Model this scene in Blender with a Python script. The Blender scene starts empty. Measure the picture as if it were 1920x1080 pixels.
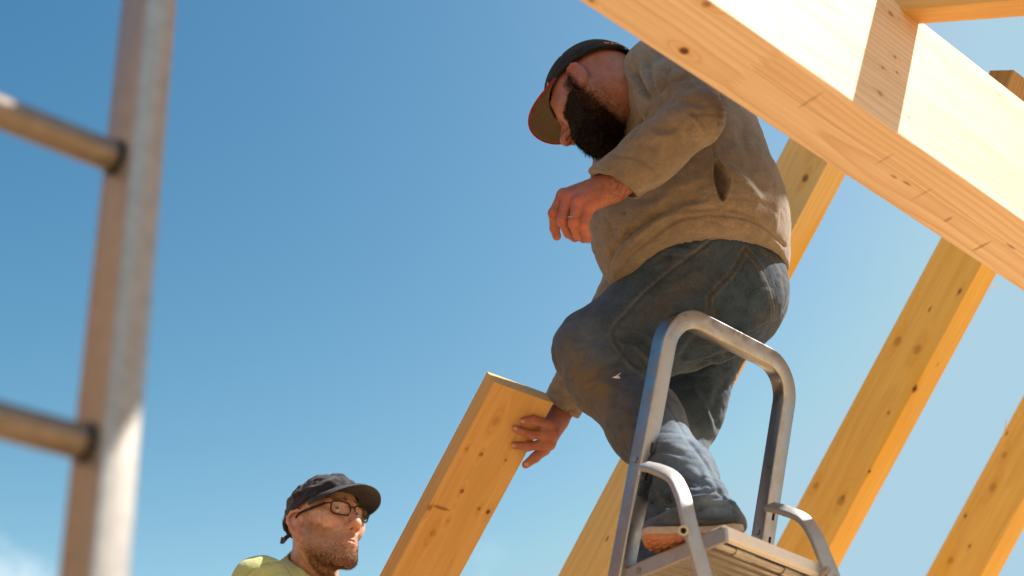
import bpy, bmesh, math, random
import numpy as np
from mathutils import Vector, Matrix
from math import radians, sin, cos, pi

# ------------------------------------------------------------------ camera, sky, sun, exposure
S = bpy.context.scene
COL = S.collection
FPX = 1920 * 50 / 36.0
PITCH = radians(34)
CR = np.array([1.0, 0, 0]); CU = np.array([0, -sin(PITCH), cos(PITCH)]); CD = np.array([0, cos(PITCH), sin(PITCH)])
CO = np.array([0, 0, .45])
cam = bpy.data.cameras.new('camera'); cam.lens = 50; cam.sensor_width = 36; cam.clip_end = 5000; cam.clip_start = .05
cam.dof.use_dof = True; cam.dof.focus_distance = 3.15; cam.dof.aperture_fstop = 2.7
co = bpy.data.objects.new('camera', cam); COL.objects.link(co)
co.location = CO; co.rotation_euler = (radians(90) + PITCH, 0, 0)
S.camera = co

S_EL, S_PHI = radians(54.5), radians(2)
SUN_DIR = Vector((cos(S_PHI) * cos(S_EL), sin(S_PHI) * cos(S_EL), sin(S_EL)))
SUN_EL = math.asin(SUN_DIR.z); SUN_AZ = math.atan2(SUN_DIR.x, SUN_DIR.y)
_d = CD + (10 - 960) / FPX * CR + (540 - 1120) / FPX * CU; CLOUD_DIR = tuple(_d / np.linalg.norm(_d))
W = bpy.data.worlds.new('World'); S.world = W; W.use_nodes = True
wn = W.node_tree.nodes; wl = W.node_tree.links
sky = wn.new('ShaderNodeTexSky'); sky.sky_type = 'NISHITA'; sky.sun_disc = False
sky.sun_elevation = SUN_EL; sky.sun_rotation = SUN_AZ
sky.altitude = 0; sky.air_density = 1.0; sky.dust_density = 0.9; sky.ozone_density = 0.5
SKY_STRENGTH = .10; SKY_CURVE = ((1.72, 3.4, .285), (2.5, 2.25, .345), (3.9, 1.65, .345))
bg = wn['Background']; bg.inputs['Strength'].default_value = SKY_STRENGTH
tint = wn.new('ShaderNodeMix'); tint.data_type = 'RGBA'; tint.blend_type = 'MULTIPLY'; tint.inputs['Factor'].default_value = 1
# deeper, clearer air than the plain model: steepen each channel, held below the glare round the sun
sp = wn.new('ShaderNodeSeparateColor'); cbn = wn.new('ShaderNodeCombineColor'); wl.new(sky.outputs[0], sp.inputs[0])
for k_, (cap_, pw_, mul_) in enumerate(SKY_CURVE):
    a_ = wn.new('ShaderNodeMath'); a_.operation = 'MINIMUM'; wl.new(sp.outputs[k_], a_.inputs[0]); a_.inputs[1].default_value = cap_
    b_ = wn.new('ShaderNodeMath'); b_.operation = 'POWER'; wl.new(a_.outputs[0], b_.inputs[0]); b_.inputs[1].default_value = pw_
    c_ = wn.new('ShaderNodeMath'); c_.operation = 'MULTIPLY'; wl.new(b_.outputs[0], c_.inputs[0]); c_.inputs[1].default_value = mul_; wl.new(c_.outputs[0], cbn.inputs[k_])
wl.new(cbn.outputs[0], tint.inputs[6]); tint.inputs[7].default_value = (1, 1, 1, 1)
# a low bank of broken cloud far off to the left
tcw = wn.new('ShaderNodeTexCoord'); nz = wn.new('ShaderNodeTexNoise'); nz.inputs['Scale'].default_value = 7; nz.inputs['Detail'].default_value = 8; nz.inputs['Roughness'].default_value = .62
wl.new(tcw.outputs['Generated'], nz.inputs['Vector'])
dt = wn.new('ShaderNodeVectorMath'); dt.operation = 'DISTANCE'; wl.new(tcw.outputs['Generated'], dt.inputs[0]); dt.inputs[1].default_value = CLOUD_DIR
m1 = wn.new('ShaderNodeMapRange'); m1.interpolation_type = 'SMOOTHSTEP'; wl.new(dt.outputs['Value'], m1.inputs[0]); m1.inputs[1].default_value = .075; m1.inputs[2].default_value = .01; m1.inputs[3].default_value = 0; m1.inputs[4].default_value = .34
ad = wn.new('ShaderNodeMath'); ad.operation = 'ADD'; wl.new(nz.outputs['Fac'], ad.inputs[0]); wl.new(m1.outputs[0], ad.inputs[1])
m2 = wn.new('ShaderNodeMapRange'); m2.interpolation_type = 'SMOOTHSTEP'; wl.new(ad.outputs[0], m2.inputs[0]); m2.inputs[1].default_value = .66; m2.inputs[2].default_value = .92; m2.inputs[4].default_value = .8
cm = wn.new('ShaderNodeMix'); cm.data_type = 'RGBA'; wl.new(m2.outputs[0], cm.inputs['Factor']); wl.new(tint.outputs[2], cm.inputs[6]); cm.inputs[7].default_value = (3.6, 4.2, 4.6, 1)
wl.new(cm.outputs[2], bg.inputs[0])

sl = bpy.data.lights.new('sun', 'SUN'); sl.energy = 4.6; sl.angle = radians(.5); sl.color = (1, .93, .83)
so = bpy.data.objects.new('sun', sl); COL.objects.link(so)
so.rotation_euler = SUN_DIR.to_track_quat('Z', 'Y').to_euler(); so.location = (6, -3, 8)

S.view_settings.view_transform = 'Standard'; S.view_settings.look = 'None'
S.view_settings.gamma = 1; S.view_settings.use_curve_mapping = False
S.view_settings.exposure = 1.25

# ------------------------------------------------------------------ space helpers
AZ = radians(49.3)
AX = np.array([sin(AZ), cos(AZ), 0]); BX = np.array([-cos(AZ), sin(AZ), 0]); ZX = np.array([0, 0, 1.0])

def at(px, py, t): return CO + t * ((px - 960) / FPX * CR + (540 - py) / FPX * CU + CD)
def onz(px, py, z):
    d = (px - 960) / FPX * CR + (540 - py) / FPX * CU + CD
    return CO + d * ((z - CO[2]) / d[2])
def proj(P):
    q = np.asarray(P) - CO; d = q @ CD
    return 960 + FPX * (q @ CR) / d, 540 - FPX * (q @ CU) / d, d
def cv(x, y, c): return x * CR + y * CU - c * CD
def nrm(v): v = np.asarray(v, float); return v / np.linalg.norm(v)
rng = np.random.default_rng(7); random.seed(7)

def link(o, parent=None):
    COL.objects.link(o)
    if parent is not None: o.parent = parent
    return o
def tag(o, label=None, cat=None, group=None, kind=None):
    if label: o['label'] = label
    if cat: o['category'] = cat
    if group: o['group'] = group
    if kind: o['kind'] = kind
    return o
def empty(name, loc=(0, 0, 0)):
    o = bpy.data.objects.new(name, None); o.location = loc; COL.objects.link(o); return o
def child(o, parent):
    """parent keeping the world transform of an object whose mesh is in world space"""
    COL.objects.link(o); o.parent = parent
    o.matrix_parent_inverse = Matrix.Translation(parent.matrix_basis.translation).inverted() if parent.parent is None else Matrix()
    return o
def mesh_np(name, V, Q, mat=None, smooth=True, attrs=None, tri=False):
    me = bpy.data.meshes.new(name)
    V = np.asarray(V, np.float32); Q = np.asarray(Q, np.int32); k = Q.shape[1]
    me.vertices.add(len(V)); me.vertices.foreach_set('co', V.ravel())
    me.loops.add(Q.size); me.loops.foreach_set('vertex_index', Q.ravel())
    me.polygons.add(len(Q)); me.polygons.foreach_set('loop_start', np.arange(0, Q.size, k, dtype=np.int32))
    try: me.polygons.foreach_set('loop_total', np.full(len(Q), k, np.int32))
    except Exception: pass
    me.polygons.foreach_set('use_smooth', np.full(len(Q), smooth, bool))
    for an, av in (attrs or {}).items():
        a = me.attributes.new(an, 'FLOAT', 'POINT'); a.data.foreach_set('value', np.asarray(av, np.float32))
    me.update(calc_edges=True); me.validate()
    if mat: me.materials.append(mat)
    return me
def obj_np(name, V, Q, mat, parent=None, smooth=True, attrs=None):
    o = bpy.data.objects.new(name, mesh_np(name, V, Q, mat, smooth, attrs))
    if parent is None: COL.objects.link(o)
    else: child(o, parent)
    return o
def from_bm(name, bm, mat, parent=None, smooth=False, M=None):
    me = bpy.data.meshes.new(name); bm.to_mesh(me); bm.free()
    if smooth:
        for p in me.polygons: p.use_smooth = True
    if mat: me.materials.append(mat)
    o = bpy.data.objects.new(name, me)
    if parent is None: COL.objects.link(o)
    else: child(o, parent)
    if M is not None: o.matrix_basis = M
    return o

# ------------------------------------------------------------------ signed distance modelling
def f32(a): return np.asarray(a, np.float32)
def cone(P, a, b, ra, rb, sq=None):
    a = f32(a); b = f32(b); ab = b - a; Qp = P - a
    if sq is not None:
        n = f32(sq[0]); s = 1 / sq[1] - 1
        Qp = Qp + (Qp @ n)[:, None] * (s * n); ab = ab + (ab @ n) * s * n
    h = np.clip((Qp @ ab) / max(float(ab @ ab), 1e-9), 0, 1)
    d = Qp - h[:, None] * ab
    return np.sqrt(np.einsum('ij,ij->i', d, d)) - (ra + (rb - ra) * h)
def ell(P, c, r, M=None):
    q = P - f32(c)
    if M is not None: q = q @ f32(M).T
    r = f32(r); k0 = np.linalg.norm(q / r, axis=1); k1 = np.linalg.norm(q / (r * r), axis=1)
    return k0 * (k0 - 1) / np.maximum(k1, 1e-6)
def smin(a, b, k):
    h = np.maximum(k - np.abs(a - b), 0) / k
    return np.minimum(a, b) - h * h * k * .25
def smax(a, b, k): return -smin(-a, -b, k)
def chain(P, pts, k=.02, sq=None):
    d = None
    for (a, ra), (b, rb) in zip(pts[:-1], pts[1:]):
        c = cone(P, a, b, ra, rb, sq); d = c if d is None else smin(d, c, k)
    return d
def sdf_mesh(f, lo, hi, h, bs=12):
    lo = np.asarray(lo, float); hi = np.asarray(hi, float)
    nb = np.ceil((hi - lo) / (h * bs)).astype(int)
    g = np.stack(np.meshgrid(*[np.arange(n) for n in nb], indexing='ij'), -1).reshape(-1, 3)
    cen = lo + (g + .5) * h * bs
    dv = f(f32(cen))
    g = g[np.abs(dv) < h * bs * .87 * 1.35 + 2 * h]
    NX, NY, NZ = (nb * bs + 2)
    n1 = bs + 1
    loc = np.stack(np.meshgrid(*[np.arange(n1)] * 3, indexing='ij'), -1).reshape(-1, 3)
    ids, pos, quads = [], [], []
    gid = lambda c: (c[:, 0] * NY + c[:, 1]) * NZ + c[:, 2]
    corners = np.array([[i, j, k] for i in (0, 1) for j in (0, 1) for k in (0, 1)])
    edges = [(i, j) for i in range(8) for j in range(i + 1, 8) if np.abs(corners[i] - corners[j]).sum() == 1]
    step = max(1, 400000 // n1 ** 3)
    for s in range(0, len(g), step):
        gb = g[s:s + step]; base = gb * bs
        idx = base[:, None, :] + loc[None]
        P = lo + idx.reshape(-1, 3) * h
        v = f(f32(P)).reshape(len(gb), n1, n1, n1)
        sg = v < 0
        cnt = np.zeros((len(gb), bs, bs, bs), np.int8)
        for c in corners: cnt += sg[:, c[0]:c[0] + bs, c[1]:c[1] + bs, c[2]:c[2] + bs]
        b, i, j, k = np.nonzero((cnt > 0) & (cnt < 8))
        if len(b) == 0: continue
        cv8 = np.stack([v[b, i + c[0], j + c[1], k + c[2]] for c in corners], 1)
        acc = np.zeros((len(b), 3)); num = np.zeros(len(b))
        for e0, e1 in edges:
            a0 = cv8[:, e0]; a1 = cv8[:, e1]; m = (a0 < 0) != (a1 < 0)
            t = np.where(m, a0 / np.where(m, a0 - a1, 1), 0)
            acc += np.where(m[:, None], corners[e0] + t[:, None] * (corners[e1] - corners[e0]), 0); num += m
        cell = base[b] + np.stack([i, j, k], 1)
        ids.append(gid(cell + 1)); pos.append(lo + (cell + acc / num[:, None]) * h)
        for ax in range(3):
            o1, o2 = (ax + 1) % 3, (ax + 2) % 3
            s0 = sg[:, :bs, :bs, :bs]; sl_ = [slice(0, bs)] * 3; sl_[ax] = slice(1, bs + 1)
            s1 = sg[(slice(None),) + tuple(sl_)]
            b, i, j, k = np.nonzero(s0 != s1)
            c = base[b] + np.stack([i, j, k], 1) + 1
            d1 = np.zeros(3, int); d1[o1] = 1; d2 = np.zeros(3, int); d2[o2] = 1
            q = np.stack([gid(c), gid(c - d1), gid(c - d1 - d2), gid(c - d2)], 1)
            inside = s0[b, i, j, k]
            q[~inside] = q[~inside][:, ::-1]
            quads.append(q)
    ids = np.concatenate(ids); pos = np.concatenate(pos); quads = np.concatenate(quads)
    u, first = np.unique(ids, return_index=True); V = pos[first]
    w = np.searchsorted(u, quads); w = np.minimum(w, len(u) - 1)
    ok = (u[w] == quads).all(1)
    return V, w[ok]
def normals(V, Q):
    a, b, c, d = (V[Q[:, i]] for i in range(4))
    fn = np.cross(c - a, d - b); n = np.zeros_like(V)
    for i in range(4): np.add.at(n, Q[:, i], fn)
    return n / np.maximum(np.linalg.norm(n, axis=1), 1e-12)[:, None]
_perm = np.random.default_rng(3).random((64, 64, 64)).astype(np.float32)
def noise(P, s=1.0, seed=0):
    p = np.asarray(P) * s + seed * 17.31
    i = np.floor(p).astype(int); f = p - i; f = f * f * (3 - 2 * f); r = 0
    for dx in (0, 1):
        for dy in (0, 1):
            for dz in (0, 1):
                w = (f[:, 0] if dx else 1 - f[:, 0]) * (f[:, 1] if dy else 1 - f[:, 1]) * (f[:, 2] if dz else 1 - f[:, 2])
                r = r + w * _perm[(i[:, 0] + dx) % 64, (i[:, 1] + dy) % 64, (i[:, 2] + dz) % 64]
    return r * 2 - 1
def fbm(P, s, seed=0, o=3): return sum(noise(P, s * 2 ** k, seed + k) / 2 ** k for k in range(o))
def sstep(a, b, x): t = np.clip((x - a) / (b - a), 0, 1); return t * t * (3 - 2 * t)
def poly_dist(px, py, pts):
    """signed distance (in picture-scale units of the drawn pattern) to a polyline, and the position along it"""
    best = np.full(len(px), 1e9); sgn = np.zeros(len(px)); along = np.zeros(len(px)); L = 0
    for (x0, y0), (x1, y1) in zip(pts[:-1], pts[1:]):
        dx, dy = x1 - x0, y1 - y0; l = math.hypot(dx, dy) + 1e-9
        h = np.clip(((px - x0) * dx + (py - y0) * dy) / (l * l), 0, 1)
        ex = px - x0 - h * dx; ey = py - y0 - h * dy; d = np.hypot(ex, ey)
        m = d < best; best = np.where(m, d, best)
        sgn = np.where(m, np.sign(dx * (py - y0) - dy * (px - x0)), sgn); along = np.where(m, L + h * l, along); L += l
    return best, sgn, along, L
def in_poly(px, py, pts):
    r = np.zeros(len(px), bool); n = len(pts)
    for i in range(n):
        (x0, y0), (x1, y1) = pts[i], pts[(i + 1) % n]
        c = ((y0 > py) != (y1 > py)) & (px < (x1 - x0) * (py - y0) / (y1 - y0 + 1e-12) + x0); r ^= c
    return r
def spline(pts, n=12):
    pts = [np.asarray(p, float) for p in pts]; P = [2 * pts[0] - pts[1]] + pts + [2 * pts[-1] - pts[-2]]; out = []
    for i in range(1, len(P) - 2):
        for s in range(n):
            t = s / n; a, b, c, d = P[i - 1:i + 3]
            out.append(.5 * (2 * b + (c - a) * t + (2 * a - 5 * b + 4 * c - d) * t * t + (3 * b - a - 3 * c + d) * t ** 3))
    out.append(pts[-1]); return out
def smooth2(pts, n=5): return [tuple(p) for p in spline(pts, n)]
def folds(V, N, items, vis=None):
    """press drawn creases into the camera-side cloth surface; returns moved vertices"""
    px, py, d = proj(V); face = sstep(-.05, .35, -(N @ CD)); disp = np.zeros(len(V))
    if vis is not None: face = face * vis
    for pts, w, dep, kind in items:
        pts = smooth2(pts); b, s, al, L = poly_dist(px, py, pts)
        e = sstep(0, .25, al / L) * sstep(0, .25, 1 - al / L) if kind != 'seam' else 1.0
        if kind == 'groove': disp -= dep * np.exp(-(b / w) ** 2) * e
        elif kind == 'seam': disp -= dep * np.exp(-(b / w) ** 2)
        elif kind == 'ridge': disp += dep * np.exp(-(b / w) ** 2) * e
        elif kind == 'fold': disp += dep * 1.6 * (s * b / w) * np.exp(-(b / w) ** 2) * e
    return V + N * (disp * face)[:, None]

def tube(pts, r, seg=10, caps=True, prof=None, up=None):
    """sweep a closed profile (list of (a, b) offsets) or a circle of radius r (number or list) along points"""
    P = [np.asarray(p, float) for p in pts]; n = len(P); V = []; Q = []
    if prof is None: base = [(cos(2 * pi * i / seg), sin(2 * pi * i / seg)) for i in range(seg)]
    else: base = prof; seg = len(prof)
    T = [nrm(P[min(i + 1, n - 1)] - P[max(i - 1, 0)]) for i in range(n)]
    u = None
    for i in range(n):
        if up is not None: u = np.asarray(up, float) if not callable(up) else up(i)
        elif u is None: u = np.array([0, 0, 1.0]) if abs(T[0][2]) < .9 else np.array([1.0, 0, 0])
        u = nrm(u - (u @ T[i]) * T[i]); w = np.cross(T[i], u)
        ri = r[i] if isinstance(r, (list, tuple, np.ndarray)) else (r if prof is None else 1)
        for a, b in base: V.append(P[i] + (u * a + w * b) * ri)
    for i in range(n - 1):
        for j in range(seg):
            k = (j + 1) % seg; Q.append((i * seg + j, i * seg + k, (i + 1) * seg + k, (i + 1) * seg + j))
    T2 = []
    if caps:
        for e, s in ((0, -1), (n - 1, 1)):
            c = len(V); V.append(P[e])
            for j in range(seg):
                k = (j + 1) % seg; a, b = e * seg + j, e * seg + k
                T2.append((c, b, a, a) if s < 0 else (c, a, b, b))
    return V, Q, T2
def join_geo(parts):
    V = []; F = []
    for p in parts:
        o = len(V); V += [tuple(v) for v in p[0]]
        for q in p[1]: F.append(tuple(i + o for i in q))
        for q in (p[2] if len(p) > 2 else ()): F.append(tuple(i + o for i in q[:3]))
    return V, F
def geo(name, parts, mat, parent=None, smooth=True, sharp=None):
    V, F = join_geo(parts); me = bpy.data.meshes.new(name); me.from_pydata(V, [], F); me.update()
    bm = bmesh.new(); bm.from_mesh(me); bmesh.ops.recalc_face_normals(bm, faces=bm.faces); bm.to_mesh(me); bm.free()
    if smooth:
        for p in me.polygons: p.use_smooth = True
        if sharp:
            try: me.set_sharp_from_angle(angle=radians(sharp))
            except Exception: pass
    if mat: me.materials.append(mat)
    o = bpy.data.objects.new(name, me)
    if parent is None: COL.objects.link(o)
    else: child(o, parent)
    return o
def box_bm(sx, sy, sz, bev=.002, seg=2, cuts=0):
    bm = bmesh.new(); bmesh.ops.create_cube(bm, size=1)
    for v in bm.verts: v.co = Vector((v.co.x * sx, v.co.y * sy, v.co.z * sz))
    if bev: bmesh.ops.bevel(bm, geom=list(bm.edges), offset=bev, segments=seg, affect='EDGES', profile=.6)
    return bm
def frame_mat(o, x, y, z):
    M = Matrix.Identity(4)
    for c, v in enumerate((x, y, z)):
        for r in range(3): M[r][c] = float(v[r])
    for r in range(3): M[r][3] = float(o[r])
    return M

# ------------------------------------------------------------------ materials
class NT:
    def __init__(s, name):
        s.m = bpy.data.materials.new(name); s.m.use_nodes = True
        s.n = s.m.node_tree.nodes; s.l = s.m.node_tree.links; s.b = s.n['Principled BSDF']
    def put(s, sock, v):
        if isinstance(v, bpy.types.NodeSocket): s.l.new(v, sock)
        elif v is not None: sock.default_value = v
    def math(s, op, a, b=None, c=None, clamp=False):
        n = s.n.new('ShaderNodeMath'); n.operation = op; n.use_clamp = clamp
        for i, v in enumerate((a, b, c)):
            if v is not None: s.put(n.inputs[i], v)
        return n.outputs[0]
    def vec(s, op, a, b=None, scale=None):
        n = s.n.new('ShaderNodeVectorMath'); n.operation = op; s.put(n.inputs[0], a)
        if b is not None: s.put(n.inputs[1], b)
        if scale is not None: s.put(n.inputs['Scale'], scale)
        return n.outputs['Value'] if op in ('LENGTH', 'DOT_PRODUCT', 'DISTANCE') else n.outputs[0]
    def noise(s, v, scale=1, detail=2, rough=.5, dist=0, color=False):
        n = s.n.new('ShaderNodeTexNoise'); s.put(n.inputs['Vector'], v)
        n.inputs['Scale'].default_value = scale; n.inputs['Detail'].default_value = detail
        n.inputs['Roughness'].default_value = rough; n.inputs['Distortion'].default_value = dist
        return n.outputs['Color' if color else 'Fac']
    def mix(s, f, a, b, blend='MIX'):
        n = s.n.new('ShaderNodeMix'); n.data_type = 'RGBA'; n.blend_type = blend
        s.put(n.inputs['Factor'], f)
        for i, v in ((6, a), (7, b)): s.put(n.inputs[i], v if isinstance(v, bpy.types.NodeSocket) else (*v, 1))
        return n.outputs[2]
    def ramp(s, v, lo, hi, a=0, b=1, smooth=True):
        n = s.n.new('ShaderNodeMapRange'); n.interpolation_type = 'SMOOTHSTEP' if smooth else 'LINEAR'
        s.put(n.inputs[0], v); n.inputs[1].default_value = lo; n.inputs[2].default_value = hi
        n.inputs[3].default_value = a; n.inputs[4].default_value = b
        return n.outputs[0]
    def coord(s, which='Object'): return s.n.new('ShaderNodeTexCoord').outputs[which]
    def attr(s, name):
        n = s.n.new('ShaderNodeAttribute'); n.attribute_name = name; return n.outputs['Fac']
    def sep(s, v):
        n = s.n.new('ShaderNodeSeparateXYZ'); s.put(n.inputs[0], v); return n.outputs
    def bump(s, h, strength=.3, dist=.002):
        n = s.n.new('ShaderNodeBump'); n.inputs['Strength'].default_value = strength; n.inputs['Distance'].default_value = dist
        s.put(n.inputs['Height'], h); s.l.new(n.outputs[0], s.b.inputs['Normal'])
    def done(s, color=None, rough=None, metal=None, spec=None):
        if color is not None: s.put(s.b.inputs['Base Color'], color if isinstance(color, bpy.types.NodeSocket) else (*color, 1))
        if rough is not None: s.put(s.b.inputs['Roughness'], rough)
        if metal is not None: s.b.inputs['Metallic'].default_value = metal
        if spec is not None: s.b.inputs['Specular IOR Level'].default_value = spec
        return s.m

def wood(name, base, late, pith=(0, -.09), freq=75, knots=(), glulam=False, seed=0, ringamt=.55, yellow=None, streak=.5, specks=0):
    """sawn softwood: growth rings round a pith line, fibres along local X, knots that bend the rings"""
    t = NT(name); p0 = t.coord('Object'); p = t.vec('ADD', p0, (seed * 3.7, 0, 0))
    xs = t.sep(p0)
    if glulam:      # boards glued side by side and end to end, each with its own tone and rings
        side = t.math('GREATER_THAN', xs[1], glulam['split'])
        zz = t.math('FLOOR', t.math('DIVIDE', xs[2], .04))
        zig = t.math('MULTIPLY', t.math('PINGPONG', t.math('ADD', xs[1], xs[2]), .0045), 6.0)
        xj = t.math('ADD', t.math('SUBTRACT', xs[0], glulam['joint']), zig)
        after = t.math('GREATER_THAN', xj, 0)
        bid = t.math('ADD', t.math('MULTIPLY', t.math('MULTIPLY', side, after), 3.1), t.math('ADD', t.math('MULTIPLY', after, 1.7), t.math('MULTIPLY', zz, .73)))
        wn_ = t.n.new('ShaderNodeTexWhiteNoise'); wn_.noise_dimensions = '1D'; t.put(wn_.inputs['W'], bid)
        tone = wn_.outputs['Value']
        cmb = t.n.new('ShaderNodeCombineXYZ'); t.put(cmb.inputs[0], t.math('MULTIPLY', bid, 3.0)); t.put(cmb.inputs[1], t.math('MULTIPLY', t.math('SUBTRACT', tone, .5), .06))
        p = t.vec('ADD', p, cmb.outputs[0])
    wob = t.vec('SCALE', t.vec('SUBTRACT', t.noise(t.vec('MULTIPLY', p, (1.3, 5, 5)), 1, 2, color=True), (.5, .5, .5)), scale=.055)
    core = None; halo = None; knots_raw = {(k[0], k[1], k[2]): k[3] for k in knots}
    for kx, ky, kz, kr, kd in knots:
        ka = kr if isinstance(kr, tuple) else (kr * 1.15, kr, kr); kr = max(ka[0], .004)
        d = t.vec('LENGTH', t.vec('MULTIPLY', t.vec('SUBTRACT', p0, (kx, ky, kz)), tuple(1 / v for v in ka)))
        d = t.math('ADD', d, t.math('MULTIPLY', t.math('SUBTRACT', t.noise(p0, 90, 1), .5), .5))
        c = t.math('MULTIPLY', t.ramp(d, 1.1, .7), kd); core = c if core is None else t.math('MAXIMUM', core, c)
        rg = t.math('MULTIPLY', t.ramp(t.math('ABSOLUTE', t.math('SUBTRACT', d, 1.0)), .35, 0), kd * .6); core = t.math('MAXIMUM', core, rg)
        d2 = t.vec('LENGTH', t.vec('MULTIPLY', t.vec('SUBTRACT', p0, (kx, ky, kz)), (1 / (kr * 6), 1 / (ka[1] * 2.2), 1 / (ka[2] * 2.2))))
        if isinstance(knots_raw[kx, ky, kz], tuple): continue
        h = t.ramp(d2, 1.1, 0); halo = h if halo is None else t.math('MAXIMUM', halo, h)
    q = t.sep(t.vec('ADD', p, wob))
    ry = t.math('SUBTRACT', q[1], pith[0]); rz = t.math('SUBTRACT', q[2], pith[1])
    r = t.math('SQRT', t.math('ADD', t.math('MULTIPLY', ry, ry), t.math('MULTIPLY', rz, rz)))
    if halo is not None: r = t.math('ADD', r, t.math('MULTIPLY', halo, .022))
    fr = t.math('FRACT', t.math('MULTIPLY', r, freq))
    ring = t.math('MULTIPLY', t.math('POWER', fr, 2.2), t.ramp(fr, 1.0, .86))
    fib = t.noise(t.vec('MULTIPLY', p, (5, 240, 240)), 1, 3, .6)
    soft = t.noise(t.vec('MULTIPLY', p, (1.1, 16, 16)), 1, 3, .55)
    c = t.mix(t.math('MULTIPLY', ring, ringamt), base, late)
    c = t.mix(t.math('MULTIPLY', t.ramp(soft, .35, .75), streak), c, t.mix(1, c, (.80, .66, .48), 'MULTIPLY'))
    c = t.mix(t.ramp(fib, .3, .75, 0, .30), c, t.mix(1, c, (.72, .62, .5), 'MULTIPLY'))
    if yellow: c = t.mix(t.ramp(t.noise(t.vec('MULTIPLY', p, (2.2, 9, 9)), 1, 3), .52, .75, 0, .75), c, yellow)
    if glulam:
        c = t.mix(t.ramp(tone, 0, 1, 0, .28, False), c, t.mix(1, c, (.84, .72, .58), 'MULTIPLY'))
        jl = t.math('MULTIPLY', t.ramp(t.math('ABSOLUTE', xj), .0012, .0004), .5)
        wl_ = t.math('MULTIPLY', t.math('MULTIPLY', t.ramp(t.math('ABSOLUTE', t.math('SUBTRACT', xs[1], glulam['split'])), .0011, .0003), after), .5)
        zl = t.ramp(t.math('ABSOLUTE', t.math('SUBTRACT', t.math('FRACT', t.math('ADD', t.math('DIVIDE', xs[2], .04), .5)), .5)), .02, .006, 0, .18)
        c = t.mix(t.math('MAXIMUM', t.math('MAXIMUM', jl, wl_), zl), c, (.25, .13, .05))
    if specks:      # resin pockets and short dark cracks
        v = t.n.new('ShaderNodeTexVoronoi'); t.put(v.inputs['Vector'], t.vec('MULTIPLY', p, (2.6, 17, 17))); v.inputs['Scale'].default_value = 1
        pick = t.math('GREATER_THAN', t.sep(v.outputs['Color'])[0], 1 - specks)
        c = t.mix(t.math('MULTIPLY', t.ramp(t.math('ADD', v.outputs['Distance'], t.math('MULTIPLY', fib, .12)), .30, .08), t.math('MULTIPLY', pick, .55)), c, (.20, .085, .02))
        v2 = t.n.new('ShaderNodeTexVoronoi'); t.put(v2.inputs['Vector'], t.vec('MULTIPLY', p, (9, 26, 26))); v2.inputs['Scale'].default_value = 1
        pk = t.math('GREATER_THAN', t.sep(v2.outputs['Color'])[1], 1 - specks * .5)
        c = t.mix(t.math('MULTIPLY', t.ramp(v2.outputs['Distance'], .13, .04), t.math('MULTIPLY', pk, .85)), c, (.12, .05, .015))
    if halo is not None:
        c = t.mix(t.math('MULTIPLY', halo, .45), c, t.mix(1, c, (.85, .62, .32), 'MULTIPLY'))
        c = t.mix(core, c, (.085, .032, .012))
    t.bump(t.math('ADD', t.math('MULTIPLY', ring, .5), fib), .25, .0008)
    return t.done(c, t.ramp(fib, .2, .8, .55, .75), spec=.3)

def fabric(name, col, col2, scale=60, attr_stain=None, thread=900, sheen=.25, stitch=None, extra=None):
    t = NT(name); p = t.coord('Object')
    n1 = t.noise(p, scale, 3, .65); n2 = t.noise(t.vec('MULTIPLY', p, (1, 1, 2.5)), thread * .35, 2, .7)
    c = t.mix(t.ramp(t.math('ADD', t.math('MULTIPLY', n1, .5), t.math('MULTIPLY', n2, .5)), .36, .64), col, col2)
    if extra: c = extra(t, p, c)
    if attr_stain: c = t.mix(t.math('MULTIPLY', t.attr('stain'), t.ramp(t.noise(p, 22, 5, .75), .12, .62)), c, attr_stain)
    if stitch:
        c = t.mix(t.attr('stitch'), c, stitch)
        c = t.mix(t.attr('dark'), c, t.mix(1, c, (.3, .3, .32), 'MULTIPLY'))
    t.bump(t.math('ADD', t.noise(p, thread, 2, .7), t.math('MULTIPLY', t.noise(p, 70, 4, .6), 2.2)), .5, .0016)
    t.b.inputs['Sheen Weight'].default_value = sheen; t.b.inputs['Sheen Roughness'].default_value = .5
    return t.done(c, .92, spec=.15)

def skin_mat(name, col, red, stub=None):
    t = NT(name); p = t.coord('Object')
    c = t.mix(t.ramp(t.noise(p, 55, 3, .6), .38, .68), col, red)
    c = t.mix(t.ramp(t.noise(p, 420, 2, .6), .4, .75, 0, .28), c, t.mix(1, c, (.72, .55, .5), 'MULTIPLY'))
    c = t.mix(t.attr('red'), c, (.42, .12, .085))
    c = t.mix(t.math('MULTIPLY', t.attr('stubble'), t.ramp(t.noise(t.vec('MULTIPLY', p, (1, 1, .45)), 900, 2, .7), .35, .6, .35, 1)), c, stub or (.09, .05, .035))
    c = t.mix(t.attr('lip'), c, (.36, .12, .10)); c = t.mix(t.attr('nail'), c, (.62, .36, .29))
    t.bump(t.math('ADD', t.noise(p, 650, 3, .65), t.math('MULTIPLY', t.noise(p, 130, 3), 1.4)), .35, .0012)
    t.b.inputs['Subsurface Weight'].default_value = .18; t.b.inputs['Subsurface Radius'].default_value = (.012, .004, .002); t.b.inputs['Subsurface Scale'].default_value = .5
    return t.done(c, .52, spec=.38)

def plain(name, col, rough=.6, metal=0, spec=.3, var=.2, bump=.15, scale=80):
    t = NT(name); p = t.coord('Object')
    c = t.mix(t.ramp(t.noise(p, scale, 3, .6), .3, .7, 0, var * 2), col, tuple(x * .55 for x in col))
    t.bump(t.noise(p, scale * 5, 3, .6), bump, .001)
    return t.done(c, rough, metal, spec)

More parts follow.
